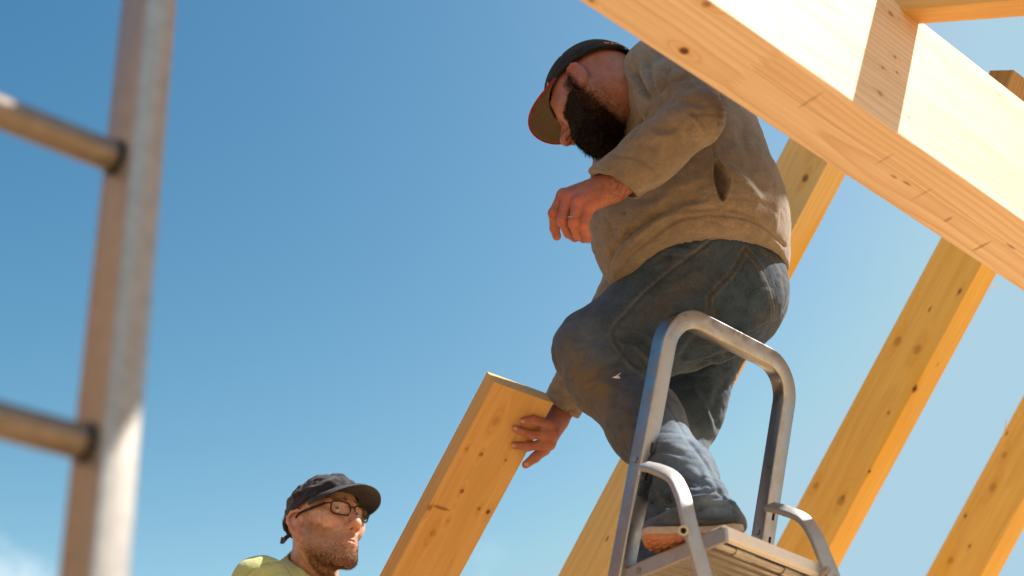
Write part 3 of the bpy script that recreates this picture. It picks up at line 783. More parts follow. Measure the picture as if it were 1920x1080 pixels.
def beard_mask(q, back=-.004, jit=0, slope=-.28, soft=.006, mo=1):
    """1 where beard grows"""
    F_, Lr, U_ = q[:, 0], np.abs(q[:, 1]), q[:, 2]
    top = -.004 - np.maximum(F_ - .026, 0) * .50 + np.where(Lr < .026, .004, 0)
    burn = .62 * sstep(.040, .026, F_) * sstep(.000, .014, F_) * sstep(.034, .016, U_)
    m = sstep(.006, -.006, U_ - top + jit) * sstep(back - soft, back + soft + .004, F_ - jit + np.minimum(U_ + .045, 0) * slope)
    m = np.maximum(m, burn)
    mouth = np.exp(-((F_ - .10) / .022) ** 2 - (Lr / .021) ** 4 - ((U_ + .0665) / .0085) ** 4)
    chinlip = np.exp(-(Lr / .016) ** 4 - ((U_ + .080) / .006) ** 2) * .6
    nose = np.exp(-(Lr / .024) ** 4 - ((U_ + .028) / .014) ** 4) * (F_ > .085)
    return np.clip(m - (mouth + chinlip) * mo - nose, 0, 1) * sstep(-.150, -.128, U_)
def hairs(P, N, dirs, ln, r, seed=1, spread=.22):
    rg = np.random.default_rng(seed); n = len(P)
    l = ln * (.5 + .9 * rg.random(n)); d = dirs + rg.normal(0, spread, (n, 3)); d /= np.linalg.norm(d, axis=1)[:, None]
    a = np.cross(d, N + rg.normal(0, .3, (n, 3))); a /= np.maximum(np.linalg.norm(a, axis=1), 1e-9)[:, None]; b = np.cross(d, a)
    base = P - N * .001; V = np.stack([base + a * r, base - a * r * .5 + b * r * .87, base - a * r * .5 - b * r * .87, base + d * (l * .6)[:, None] + N * (l * .05)[:, None] + a * r * .45, base + d * (l * .6)[:, None] - a * r * .45 + N * (l * .05)[:, None], base + d * l[:, None] - N * (l * .06)[:, None]], 1)
    o = np.arange(n)[:, None] * 6
    T = np.concatenate([o + np.array([[0, 1, 3]]), o + np.array([[1, 4, 3]]), o + np.array([[1, 2, 4]]), o + np.array([[2, 0, 3]]), o + np.array([[2, 3, 4]]), o + np.array([[3, 4, 5]])])
    return V.reshape(-1, 3), T
def add_strands(name, V1, Q1, V2, T2, mat, parent):
    """surface plus strands as one mesh"""
    T1 = np.concatenate([Q1[:, [0, 1, 2]], Q1[:, [0, 2, 3]]]) if Q1 is not None else np.zeros((0, 3), int)
    V = np.concatenate([V1, V2]) if Q1 is not None else V2
    T = np.concatenate([T1, T2 + (len(V1) if Q1 is not None else 0)])
    return obj_np(name, V, T, mat, parent)
def grid_geo(f, nu, nv, closed=False):
    V = [f(i / nu, j / nv) for i in range(nu + (0 if closed else 1)) for j in range(nv + 1)]; F = []
    n = nu if closed else nu + 1
    for i in range(nu):
        for j in range(nv): a = i * (nv + 1) + j; b = ((i + 1) % n) * (nv + 1) + j; F.append((a, b, b + 1, a + 1))
    return V, F
def cap_geo(M, O, rim_f, rim_b, soft=0, bl=.082, droop=2.6, tip=-.004, seed=3, rx=.108, ry=.0875, rz=.108, cx=-.004):
    """crown shell (outer and inner skin), brim slab, brim edge line; in world space"""
    to = lambda p: O + p[0] * M[0] + p[1] * M[1] + p[2] * M[2]
    def rim(a): return np.array([cx + rx * cos(a), ry * sin(a), (rim_f + rim_b) / 2 + (rim_f - rim_b) / 2 * cos(a)])
    def crown(a, v, off=0):
        r0 = rim(a); top = .044 + rz; e = v * pi / 2
        rad = cos(e) ** (.62 if soft == 0 else .72); z = r0[2] + (top - r0[2]) * sin(e)
        rad2 = rad * (1 + .035 * sin(pi * v) * (cos(a) > 0) * cos(a))
        p = np.array([cx + (r0[0] - cx) * rad2, r0[1] * rad2, z]); n = nrm(np.array([p[0] / rx, p[1] / ry, (p[2] - .03) / rz * .9]))
        w = 0
        for k in range(6):                                     # seams between the panels
            da = abs((a - pi / 6 - k * pi / 3 + pi) % (2 * pi) - pi); w -= .0016 * math.exp(-(da * rad / .028) ** 2)
        w -= .0012 * math.exp(-((v - .10) / .012) ** 2)
        if soft:
            q = np.array([[p[0] * 1.0, p[1], p[2] * 1.6]]); w += soft * float(fbm(q, 34, seed)[0]) * (.25 + .75 * sstep(0, .25, v)); w += soft * .9 * float(noise(q * [[.6, 2.2, 1]], 30, seed + 9)[0]) * sstep(.05, .3, v)
        return to(p + n * (w + off))
    nu, nv = 120, 40
    Vo, Fo = grid_geo(lambda i, j: crown(i * 2 * pi, j * .995), nu, nv, True)
    Vi, Fi = grid_geo(lambda i, j: crown(i * 2 * pi, j * .995, -.0035), nu, nv, True)
    k = len(Vo); F = Fo + [tuple(reversed([x + k for x in f])) for f in Fi]
    for i in range(nu): a = i * (nv + 1); b = ((i + 1) % nu) * (nv + 1); F.append((a, k + a, k + b, b))
    A0 = radians(68)
    def edge(a):
        s = a / A0 * pi / 2; l = .079 * sin(s)
        return np.array([rim(A0)[0] * .0 + .040 + (rx + cx + bl - .040) * max(cos(s), 0) ** .62, l * 1.06, rim_f + tip - droop * l * l])
    def brim(i, j, dz=0):
        a = (i * 2 - 1) * A0; r0 = rim(a) * np.array([.985, .985, 1]); e = edge(a)
        p = r0 * (1 - j) + e * j; p[2] += .010 * sin(pi * j) * (1 - (a / A0) ** 2) + dz; return to(p)
    Vt, Ft = grid_geo(lambda i, j: brim(i, j, .0016), 40, 14); Vb, Fb = grid_geo(lambda i, j: brim(i, j, -.0016), 40, 14)
    edgeline = [brim(i / 40, 1) for i in range(41)]
    return dict(crown=(Vo + Vi, F), top=(Vt, Ft), bot=(Vb, Fb), edge=edgeline, crownf=crown, rim=rim, to=to, brim=brim)
def slab(top, bot, nu=40, nv=14):
    k = len(top[0]); F = list(top[1]) + [tuple(reversed([x + k for x in f])) for f in bot[1]]; w = nv + 1
    bd = [i * w + nv for i in range(nu + 1)]; F += [(a, b, b + k, a + k) for a, b in zip(bd[:-1], bd[1:])]
    for e in (0, nu): F += [(e * w + j, e * w + j + 1, e * w + j + 1 + k, e * w + j + k) for j in range(nv)]
    return list(top[0]) + list(bot[0]), F

# ------------------------------------------------------------------ man on the stepladder
def J(px, py, t, r): return (at(px, py, t), r * t / FPX)       # joint and radius, the radius given at the joint's distance
def man_one():
    M = gs(cv(-.668, -.72, -.188), cv(-.388, .553, -.7375)); HC = at(1123, 176, 3.13); SC = 1.0
    ankle = J(1335, 962, 2.70, 40); zs = ZP + .004
    root = empty('person', tuple(onz(1300, 1010, ZP))); tag(root, 'man in grey hooded sweatshirt, jeans and black cap standing on the stepladder', 'person', kind='thing')
    # --- joints
    near_hip = J(1355, 556, 3.20, 94); knee = J(1116, 655, 3.19, 71); calf = J(1210, 795, 2.99, 67); shin = J(1278, 890, 2.82, 56); hem = J(1332, 952, 2.695, 50)
    far_hip = J(1352, 590, 3.42, 76); far_knee = J(1290, 770, 3.36, 58); far_shin = J(1262, 880, 3.28, 52); far_ank = J(1233, 1010, 3.18, 42); far_end = J(1212, 1170, 3.06, 44)
    chest = J(1270, 262, 3.23, 136); belly = J(1287, 405, 3.22, 166); hips = J(1316, 500, 3.26, 152)
    nsh = J(1243, 150, 3.10, 72); fsh = J(1222, 215, 3.40, 70); elb = J(1306, 222, 2.84, 54); cuff = J(1160, 340, 2.90, 47)
    wrist = at(1152, 349, 2.905); felb = J(1186, 500, 3.49, 42); fcuff = J(1050, 766, 3.44, 42); fwrist = at(1044, 786, 3.422)
    neck0 = HC - M[0] * .030 - M[2] * .035; neck1 = at(1228, 182, 3.25)
    # --- body: head and neck
    def headf(P):
        q = (P - f32(HC)) @ f32(M).T / SC
        return smin(head_sdf(q, open_lids=False, ear=(.006, -.008, 1.18)) * SC, cone(P, neck0, neck1, .060, .070), .04)
    lo = np.minimum(HC - .2, neck1 - .1); hi = np.maximum(HC + .2, neck1 + .1)
    V, Q = sdf_mesh(headf, lo, hi, .0019)
    q = (V - HC) @ M.T; QS = np.array([.002, 0, .0]); bm_ = beard_mask(q - QS, back=.008, slope=.2)
    nb = sstep(-.04, .01, q[:, 0]) * sstep(-.04, -.08, q[:, 2]) * .6
    hair_side = sstep(.022, .045, q[:, 2] + noise(q, 90, 3) * .006) * sstep(.035, .02, q[:, 0]) * .55
    st = np.clip(np.maximum(np.maximum(bm_, nb * (.6 + .4 * noise(q, 160, 5))), hair_side), 0, 1)
    red = .30 * np.exp(-((q[:, 0] - .115) / .02) ** 2) + .38 * (np.abs(q[:, 1]) > .078) + .18 * sstep(-.0, -.06, q[:, 0])
    lip = np.exp(-((q[:, 0] - .103) / .012) ** 2 - (q[:, 1] / .018) ** 4 - ((q[:, 2] + .0665) / .009) ** 4)
    pieces = [(V, Q, dict(stubble=st * .9, red=red, lip=lip, nail=np.zeros(len(V))))]
    HV, HQ = V, Q
    # --- hands
    def hand_near(P):
        mcp = [J(1056, 366, 2.935, 12.0), J(1066, 372, 2.905, 12.5), J(1083, 380, 2.885, 12.2), J(1103, 390, 2.88, 11.5)]
        d = chain(P, [J(1262, 272, 2.862, 34), J(1205, 318, 2.885, 31), (wrist, .0285)], .02)
        for i, m in enumerate(mcp):
            d = smin(d, cone(P, wrist + cv(0, 0, -.004) + cv(0, .01 - .006 * i, 0), m[0], .023, m[1]), .014)
        fin = [[mcp[0], J(1039, 400, 2.925, 10.6), J(1040, 428, 2.94, 9.4), J(1044, 443, 2.952, 8.2)],
               [mcp[1], J(1055, 414, 2.885, 10.8), J(1066, 437, 2.905, 9.6), J(1078, 446, 2.93, 8.4)],
               [mcp[2], J(1076, 418, 2.865, 10.6), J(1083, 440, 2.885, 9.4), J(1094, 448, 2.91, 8.2)],
               [mcp[3], J(1094, 424, 2.862, 9.6), J(1099, 440, 2.875, 8.6), J(1102, 449, 2.895, 7.4)]]
        fd = None
        for f in fin:
            c = chain(P, f, .004); c = smin(c, ell(P, f[1][0], [f[1][1] * 1.06] * 3), .004)
            fd = c if fd is None else smin(fd, c, .0022)
        d = smin(d, fd, .006)
        th = chain(P, [J(1118, 372, 2.955, 13), J(1082, 396, 2.985, 11.5), J(1066, 420, 2.99, 10), J(1062, 434, 2.985, 8)], .006)
        d = smin(d, th, .008)
        for m in mcp: d = smin(d, ell(P, m[0] + cv(0, .001, .0035), [.0085] * 3), .008)
        # tendons
        for m in mcp: d = smin(d, cone(P, m[0] + cv(0, 0, .006), (m[0] * .35 + wrist * .65) + cv(0, 0, .013), .0055, .004), .009)
        return d
    V, Q = sdf_mesh(hand_near, at(1145, 370, 2.91) - .19, at(1145, 370, 2.91) + .19, .0016)
    px, py, _ = proj(V)
    red = .30 + .55 * sum(np.exp(-((px - x) ** 2 + (py - y) ** 2) / 120) for x, y in ((1058, 366), (1068, 373), (1083, 380), (1103, 390), (1039, 402), (1056, 416), (1076, 420), (1094, 425)))
    hairy = np.exp(-(((px - 1140) / 22) ** 2 + ((py - 350) / 28) ** 2)) * .75 + sstep(1140, 1165, px) * .45
    hairy = hairy * (.4 + .6 * sstep(-.2, .5, noise(V, 260, 2)))
    pieces.append((V, Q, dict(stubble=hairy * .8, red=np.clip(red, 0, .8), lip=0 * px, nail=0 * px)))
    HNV, HNQ = V, Q
    def hand_far(P):
        k1, k2, k3, k4 = J(1031, 797, 3.365, 11), J(1036, 815, 3.360, 11.5), J(1030, 832, 3.365, 11.5), J(1020, 843, 3.375, 10.5)
        o = .0105
        tips = []
        def fin(k, a, b, r0, r1):
            return chain(P, [k, a, b], .004)
        d = chain(P, [(at(1085, 725, 3.490), .031), (fwrist, .027)], .02)
        for k in (k1, k2, k3, k4): d = smin(d, cone(P, fwrist, k[0], .022, k[1]), .014)
        fd = None
        for k, a, b in ((k1, (1001, 788), (981, 790)), (k2, (996, 815), (967, 804)), (k3, (990, 837), (965, 835))):
            c = chain(P, [k, (on_plank(a[0], a[1], .0125), .0104), (on_plank(b[0], b[1], .0085), .0084)], .004); c = smin(c, ell(P, on_plank(a[0], a[1], .0125), [.0113] * 3), .004)
            fd = c if fd is None else smin(fd, c, .0022)
        wb_ = [k[0] * .62 + on_plank(a[0], a[1], .0125) * .38 for k, a in ((k1, (1001, 788)), (k2, (996, 815)), (k3, (990, 837)))] + [k4[0] * .75 + at(1003, 858, 3.37) * .25]
        for w0, w1 in zip(wb_[:-1], wb_[1:]): fd = smin(fd, cone(P, w0, w1, .0085, .0085), .006)
        pk = chain(P, [k4, J(1003, 858, 3.370, 9.6), J(986, 871, 3.365, 7.6)], .004); fd = smin(fd, pk, .0022)
        d = smin(d, fd, .006)
        th = chain(P, [(fwrist + cv(-.005, .0, -.02), .014), (at(1022, 770, 3.445), .012), (at(1000, 778, 3.450), .009)], .006)
        for k in (k1, k2, k3, k4): d = smin(d, ell(P, k[0] + cv(.002, 0, .004), [.0082] * 3), .008)
        return smin(d, th, .01)
    V, Q = sdf_mesh(hand_far, at(1025, 800, 3.400) - .18, at(1025, 800, 3.400) + .18, .0016)
    px, py, _ = proj(V)
    nail = sum(np.exp(-(((px - x) / 4.6) ** 4 + ((py - y) / 3.4) ** 4)) for x, y in ((979, 790), (965, 803), (962, 836), (987, 871))) * .8
    red = .22 + .35 * sum(np.exp(-((px - x) ** 2 + (py - y) ** 2) / 90) for x, y in ((996, 815), (990, 837), (1001, 788), (1036, 815), (1030, 832)))
    pieces.append((V, Q, dict(stubble=0 * px, red=np.clip(red, 0, .7), lip=0 * px, nail=np.clip(nail, 0, 1))))
    # --- hidden core inside the clothes, so the body is whole
    def core(P):
        d = chain(P, [(neck1, .065), (chest[0], chest[1] * .78), (belly[0], belly[1] * .72), (hips[0], hips[1] * .7)], .08)
        d = smin(d, chain(P, [(nsh[0], .05), (elb[0], .042), (at(1215, 312, 2.88), .032)], .03), .05)
        d = smin(d, chain(P, [(fsh[0], .05), (felb[0], .04), (at(1085, 725, 3.48), .03)], .03), .05)
        for c in ([near_hip, knee, calf, shin], [far_hip, far_knee, far_shin, far_ank]): d = smin(d, chain(P, [(a, r * .72) for a, r in c], .04), .06)
        return d
    V, Q = sdf_mesh(core, at(1300, 560, 3.2) - .75, at(1300, 560, 3.2) + .75, .011)
    z = np.zeros(len(V)); pieces.append((V, Q, dict(stubble=z, red=z, lip=z, nail=z)))
    off = 0; VV = []; QQ = []; AT = {k: [] for k in ('stubble', 'red', 'lip', 'nail')}
    for V, Q, a in pieces:
        VV.append(V); QQ.append(Q + off); off += len(V)
        for k in AT: AT[k].append(a[k])
    obj_np('body', np.concatenate(VV), np.concatenate(QQ), M_skin1, root, attrs={k: np.concatenate(v) for k, v in AT.items()})
    # --- beard
    N = normals(HV, HQ); q = (HV - HC) @ M.T; bmk = beard_mask(q - QS, back=.021, slope=.24, soft=.014, mo=0, jit=noise(q, 70, 4) * .006 + noise(q, 220, 4) * .004)
    len_ = .6 + .9 * sstep(-.06, -.11, q[:, 2])
    keep = bmk > .8
    Bv = HV + N * ((bmk * len_ * .0052 - .0008) * (1 + .45 * noise(q, 260, 8)))[:, None]
    fm = keep[HQ].all(1); used = np.unique(HQ[fm]); mp = -np.ones(len(HV), int); mp[used] = np.arange(len(used))
    pr = rng.choice(np.nonzero(bmk > .3)[0], 11000); tgt = -M[2] * .8 + M[0] * .25
    hv, ht = hairs(Bv[pr], N[pr], nrm(tgt) * .9 + N[pr] * .45, .010 * len_[pr], .00036, 3, .42)
    e2 = np.nonzero((bmk > .02) & (bmk < .92))[0]; e2 = rng.choice(e2, 8000)
    hv2, ht2 = hairs(HV[e2], N[e2], nrm(tgt) * 1.1 + N[e2] * .3, np.full(len(e2), .0070), .00026, 4, .4)
    add_strands('beard', Bv[used], mp[HQ[fm]], np.concatenate([hv, hv2]), np.concatenate([ht, ht2 + len(hv)]), M_hair1, root)
    # thin brown hair spreading from the beard over the neck
    nbw = sstep(-.075, -.02, q[:, 0]) * sstep(-.028, -.060, q[:, 2]) * sstep(-.17, -.13, q[:, 2]) * (bmk < .9) * (.12 + .88 * sstep(-.06, .03, q[:, 0]) ** 2); e3 = rng.choice(len(q), 12000, p=nbw / nbw.sum())
    hv, ht = hairs(HV[e3], N[e3], nrm(tgt) * .9 + N[e3] * .3, np.full(12000, .0065), .00022, 14, .35)
    add_strands('neck_hair', None, None, hv, ht, M_neckhair, root)
    # brow and arm hair
    eb = np.nonzero(np.exp(-((q[:, 2] - .036) / .006) ** 2) * (np.abs(q[:, 1]) > .012) * (np.abs(q[:, 1]) < .046) * (q[:, 0] > .07) > .4)[0]; eb = rng.choice(eb, 500)
    hv, ht = hairs(HV[eb], N[eb], np.sign(q[eb, 1])[:, None] * M[1] * .8 + N[eb] * .4, np.full(500, .008), .0004, 5)
    add_strands('eyebrows', None, None, hv, ht, M_hair1, root)
    N2 = normals(HNV, HNQ); px, py, _ = proj(HNV)
    w = (np.exp(-(((px - 1145) / 24) ** 2 + ((py - 350) / 26) ** 2)) + .7 * sstep(1150, 1165, px)) * (-(N2 @ CD) > -.1); c = rng.choice(len(px), 900, p=w / w.sum())
    hv, ht = hairs(HNV[c], N2[c], cv(-.3, -.8, 0) + N2[c] * .35, np.full(900, .010), .00020, 6)
    add_strands('arm_hair', None, None, hv, ht, M_hair1, root)
    # --- ring on the ring finger
    ra, rb = at(1079, 398, 2.8765), at(1072, 424, 2.866); ax = nrm(rb - ra); rc = ra * .48 + rb * .52
    u = nrm(np.cross(ax, CD)); v = np.cross(ax, u)
    geo('ring', [tube([rc + (u * cos(s) + v * sin(s)) * .0128 for s in np.linspace(0, 2 * pi, 33)], 1, prof=[(.0016, .0008), (-.0016, .0008), (-.0016, -.0008), (.0016, -.0008)], up=ax, caps=False)], M_gold, root)
    # --- sweatshirt
    Pn, Pf, Pb = at(1345, 438, 3.02), at(1150, 522, 3.16), at(1468, 535, 3.28)
    hpn = nrm(np.cross(Pf - Pn, Pb - Pn)); hpn = hpn if hpn[2] < 0 else -hpn
    sq = (CD, .93)
    jl = [near_hip, knee]
    cdir = nrm(cuff[0] - elb[0]); fcd = nrm(fcuff[0] - felb[0])
    def jeans_top(P):
        d = chain(P, [(belly[0] * .75 + hips[0] * .25, hips[1] * .97), (hips[0], hips[1] * .90), near_hip], .05); d = smin(d, chain(P, [(hips[0], hips[1] * .82), far_hip], .05), .05)
        d = smin(d, cone(P, near_hip[0], far_hip[0], near_hip[1], far_hip[1]), .05)
        return smin(d, chain(P, [near_hip, knee], .06), .08)
    def hoodf(P):
        d = chain(P, [chest, belly, hips], .12, sq)
        d = smin(d, chain(P, [nsh, (at(1225, 160, 3.24), .085), fsh], .05), .09)
        d = smin(d, chain(P, [chest, (nsh[0], nsh[1])], .05), .06)
        arm = chain(P, [(nsh[0], nsh[1] * 1.0), (elb[0] * .5 + nsh[0] * .5, 64 * 2.97 / FPX), elb], .05)
        d = smin(d, arm, .03)
        fore = chain(P, [elb, (elb[0] * .45 + cuff[0] * .55, 54 * 2.87 / FPX), (cuff[0] + cdir * .045, 49 * 2.9 / FPX)], .03)
        fore = smax(fore, -((f32(at(1160, 352, 2.90)) - P) @ f32(nrm(cv(-.51, -.80, .15)))), .004)
        d = smin(d, fore, .022)
        far = chain(P, [fsh, felb, (felb[0] * .4 + fcuff[0] * .6, 38 * 3.33 / FPX), (fcuff[0] + fcd * .02, fcuff[1])], .04); far = smax(far, -((f32(fcuff[0] + fcd * .004) - P) @ f32(fcd)), .004)
        d = smin(d, chain(P, [(at(1196, 108, 3.17), .016), (at(1166, 150, 3.13), .015), (at(1150, 200, 3.135), .014), (at(1140, 245, 3.16), .013)], .02), .022)   # neckband of the hood
        d = smin(d, chain(P, [(at(1235, 120, 3.33), .055), (at(1290, 170, 3.36), .07)], .03), .05)                                           # hood hanging behind
        # openings
        d = smax(d, -cone(P, cuff[0] + cdir * .05, cuff[0] - cdir * .085, .046, .034), .003)
        d = smax(d, -cone(P, fcuff[0] + fcd * .03, fcuff[0] - fcd * .06, .036, .030), .003)
        d = smax(d, -cone(P, HC * .6 + neck1 * .4, neck1, .082, .066), .008)
        d = smax(d, (P - f32(Pn)) @ f32(hpn), .006)
        inner = jeans_top(P) - .004
        cut = smax(d, -inner, .004); near = (P - f32(Pn)) @ f32(hpn)
        d = np.where(near > -.09, cut, np.minimum(d, np.maximum(cut, d)))
        d = smin(d, far, .02)
        return smax(d, -cone(P, fcuff[0] + fcd * .03, fcuff[0] - fcd * .06, .036, .030), .003)
    V, Q = sdf_mesh(hoodf, at(1290, 330, 3.2) - np.array([.55, .55, .75]), at(1290, 330, 3.2) + np.array([.45, .5, .6]), .0042)
    px, py, _ = proj(V); wm = np.clip(np.exp(-((py - 430) / 75) ** 2) * sstep(1440, 1380, px) + np.exp(-((px - 1300) ** 2 + (py - 215) ** 2) / 60 ** 2) + (py > 690), 0, 1)
    crk = (1 - np.abs(noise(V * np.array([1, 1, 2.6]) + .03 * noise(V, 12, 5)[:, None], 13, 8))) ** 7 + .6 * (1 - np.abs(noise(V * np.array([1, 1, 2.2]), 26, 9))) ** 8
    V = V + normals(V, Q) * (fbm(V * np.array([1, 1, .8]), 9, 2)[:, None] * .0050 + fbm(V, 30, 6)[:, None] * .0012 - (crk * (.0010 + .0034 * wm))[:, None])
    N = normals(V, Q)
    FO = [([(1170, 126), (1190, 148), (1203, 172), (1222, 192)], 5, .012, 'fold'), ([(1186, 112), (1192, 142), (1206, 168), (1226, 190)], 5, .010, 'groove'),
          ([(1211, 108), (1214, 142), (1224, 166), (1228, 190)], 6, .010, 'fold'), ([(1256, 112), (1246, 150), (1232, 182)], 7, .011, 'groove'), ([(1236, 110), (1232, 145), (1228, 178)], 6, .007, 'ridge'),
          ([(1232, 178), (1262, 158), (1310, 150)], 8, .010, 'fold'), ([(1222, 205), (1255, 190), (1300, 190), (1335, 205)], 9, .007, 'groove'), ([(1280, 205), (1305, 222), (1325, 250)], 7, .007, 'fold'),
          ([(1215, 240), (1240, 250), (1275, 245)], 8, .006, 'fold'), ([(1265, 250), (1290, 262), (1300, 285)], 8, .005, 'groove'), ([(1190, 262), (1215, 275), (1240, 272)], 7, .004, 'groove'),
          ([(1228, 192), (1203, 228), (1183, 256), (1160, 282)], 4, .006, 'groove'),
          ([(1150, 291), (1190, 298), (1219, 318), (1236, 336)], 2.2, .004, 'seam'),
          ([(1154, 520), (1190, 474), (1225, 445), (1267, 415), (1311, 405), (1358, 404), (1400, 411), (1438, 429), (1472, 462)], 2.6, .0045, 'seam'),
          ([(1160, 470), (1207, 425), (1252, 397), (1296, 383), (1340, 376)], 9, .011, 'fold'), ([(1185, 440), (1230, 405), (1290, 392), (1350, 392)], 6, .009, 'groove'),
          ([(1140, 500), (1175, 450), (1215, 420)], 8, .008, 'fold'), ([(1230, 392), (1275, 372), (1320, 372)], 7, .007, 'groove'),
          ([(1355, 392), (1390, 396), (1430, 415)], 6, .007, 'groove'), ([(1360, 300), (1400, 330), (1440, 380)], 12, .007, 'fold'), ([(1330, 330), (1300, 350), (1250, 360)], 11, .006, 'fold'),
          ([(1335, 262), (1339, 298)], 2.2, .004, 'seam'), ([(1356, 377), (1357, 403)], 2.2, .004, 'seam'), ([(1380, 230), (1400, 280), (1420, 330)], 9, .006, 'groove'),
          ([(1136, 300), (1150, 350), (1145, 420)], 12, .006, 'fold'), ([(1160, 360), (1200, 372), (1250, 352)], 10, .007, 'groove'), ([(1405, 412), (1410, 440)], 2, .002, 'seam'),
          ([(1150, 200), (1172, 230), (1178, 262)], 8, .004, 'fold'), ([(1030, 726), (1050, 740), (1056, 770)], 4, .006, 'groove'), ([(1045, 720), (1075, 735), (1095, 742)], 5, .005, 'fold'), ([(1042, 762), (1062, 770), (1084, 765)], 6, .004, 'groove')]
    px, py, d_ = proj(V); nearside = sstep(3.30, 3.2, d_) + (py > 690); V = folds(V, N, FO, np.clip(nearside, 0, 1))
    # slit pocket
    pk = smooth2([(1338, 297), (1337, 330), (1345, 362), (1356, 378), (1365, 358), (1368, 340), (1362, 322), (1348, 304)], 4)
    inn = in_poly(px, py, pk) & (d_ < 3.25); be, _, _, _ = poly_dist(px, py, pk + pk[:1])
    fr = -(N @ CD) > .0
    dep = np.where(inn & fr, -.020 * sstep(0, 5, be), np.where(fr & (d_ < 3.25), .005 * np.exp(-(be / 4) ** 2), 0))
    rid = np.where(inn & fr, .010 * np.exp(-((px - 1358 - (py - 340) * .12) / 4.5) ** 2), 0)
    V = V + N * (dep + rid)[:, None]
    st = np.zeros(len(V)); dk = np.zeros(len(V))
    for L in ([(1150, 293), (1190, 300), (1219, 320), (1235, 338)], [(1154, 523), (1190, 477), (1225, 448), (1267, 418), (1311, 408), (1358, 407), (1400, 414), (1438, 432), (1470, 464)]):
        b, _, _, _ = poly_dist(px, py, smooth2(L)); st = np.maximum(st, np.exp(-(b / 1.3) ** 2) * .55 * fr)
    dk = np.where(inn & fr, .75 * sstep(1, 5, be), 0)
    for (x, y, r) in ((1170, 400, 3), (1135, 413, 2), (1155, 430, 2), (1172, 440, 2.2)): dk = np.maximum(dk, .8 * np.exp(-((px - x) ** 2 + (py - y) ** 2) / r ** 2) * fr)
    stain = .5 * sstep(.1, .6, fbm(V, 7, 11)) * fr
    hood = obj_np('hoodie', V, Q, M_hood, root, attrs=dict(stitch=st, dark=dk, stain=stain))
    HVt = V
    def on_cloth(x, y, lift=.0015):
        m = (np.abs(px - x) < 9) & (np.abs(py - y) < 9); i = np.nonzero(m)[0]
        if len(i) == 0: return at(x, y, 3.1)
        i = i[np.argsort(d_[i])[:max(3, len(i) // 6)]]; t_ = d_[i].min() + (0.004 if len(i) < 10 else .002)
        return at(x, y, t_ - lift)
    # torn elbow: a flap and frayed threads
    tp = [J(1348, 182, 2.80, 1)[0], J(1352, 200, 2.80, 1)[0], J(1351, 222, 2.81, 1)[0]]
    fr_ = []
    for i in range(60):
        y = 178 + 62 * rng.random(); x = 1347 + rng.normal(0, 4); b = on_cloth(x, y, .0)
        fr_.append(tube(spline([b, b + cv(.004 + .004 * rng.random(), rng.normal(0, .003), .004), b + cv(.008 + .008 * rng.random(), -.006 * rng.random(), .003)], 3), .00028, 3))
    geo('frayed_threads', fr_, M_cord, hood)
    # drawstring with its knot
    cp = spline([at(1147, 190, 3.10), at(1140, 215, 3.09), at(1135, 238, 3.085), at(1131, 250, 3.08)], 6)
    kn_ = [tube(cp, .0030, 8)]
    for c_, a_, b_, r_ in (((1125, 254), cv(1, .2, .3), cv(.1, 1, .5), .0085), ((1128, 263), cv(.4, 1, .2), cv(.9, -.3, .6), .0075), ((1122, 261), cv(.2, 1, 0), cv(1, .1, .8), .0055)):
        c0 = at(*c_, 3.08); a_ = nrm(a_); b_ = nrm(b_)
        kn_.append(tube([c0 + (a_ * cos(s) + b_ * sin(s)) * r_ for s in np.linspace(0, 2 * pi, 19)], .0036, 8, caps=False))
    kn_.append(tube(spline([at(1127, 262, 3.075), at(1129, 270, 3.073), at(1130, 277, 3.076)], 4), .0030, 8))
    geo('drawstring', kn_, M_cord, hood)
    # small printed script by the neck
    ink = []
    base = [(1143.5, 219.5), (1151, 207), (1158, 196.5), (1164.5, 185.5)]
    Bp = spline([np.array(p) for p in base], 12)
    pts2 = []
    for i, p in enumerate(Bp): s = i / (len(Bp) - 1); pts2.append(on_cloth(p[0] + 1.6 * sin(s * 46) , p[1] + 1.0 * cos(s * 46), .0012))
    ink.append(tube(pts2, .0011, 5)); 
    ink.append(tube([on_cloth(1161, 190, .0012), on_cloth(1165, 184, .0012)], .0016, 5)); ink.append(tube([on_cloth(1143, 220, .0012), on_cloth(1149, 212, .0012)], .0013, 5))
    geo('printed_script', ink, M_ink, hood)
    # --- jeans
    def jeanf(P):
        d = jeans_top(P)
        d = smin(d, cone(P, at(1386, 545, 3.2), at(1378, 560, 3.4), 74 * 3.2 / FPX, 64 * 3.4 / FPX), .04)     # seat
        nl = chain(P, [near_hip, J(1240, 600, 3.20, 88), knee], .06)
        lowr = chain(P, [knee, (at(1140, 705, 3.12), 69 * 3.12 / FPX), calf, shin, hem], .05)
        lowr = smin(lowr, ell(P, at(1366, 955, 2.665), (.026, .030, .022)), .02)
        lowr = smin(lowr, cone(P, at(1312, 974, 2.665), at(1372, 976, 2.645), .026, .018), .014)
        lowr = smax(lowr, -(P[:, 2] - (ZP + .030)), .006)
        fl = chain(P, [far_hip, far_knee, far_shin, far_ank, far_end], .05)
        return smin(smin(d, nl, .05), np.minimum(lowr, fl), .030) if False else np.minimum(smin(smin(d, nl, .05), fl, .03), smin(lowr, nl, .028))
    V, Q = sdf_mesh(jeanf, at(1300, 740, 3.1) - np.array([.55, .75, .62]), at(1300, 740, 3.1) + np.array([.45, .5, .55]), .0042)
    px, py, _ = proj(V); wm = np.clip(np.exp(-((px - 1150) ** 2 + (py - 690) ** 2) / 90 ** 2) + np.exp(-((py - 930) / 50) ** 2) + .7 * np.exp(-((px - 1380) ** 2 + (py - 680) ** 2) / 60 ** 2) + .8 * np.exp(-((px - 1260) ** 2 + (py - 480) ** 2) / 60 ** 2), 0, 1)
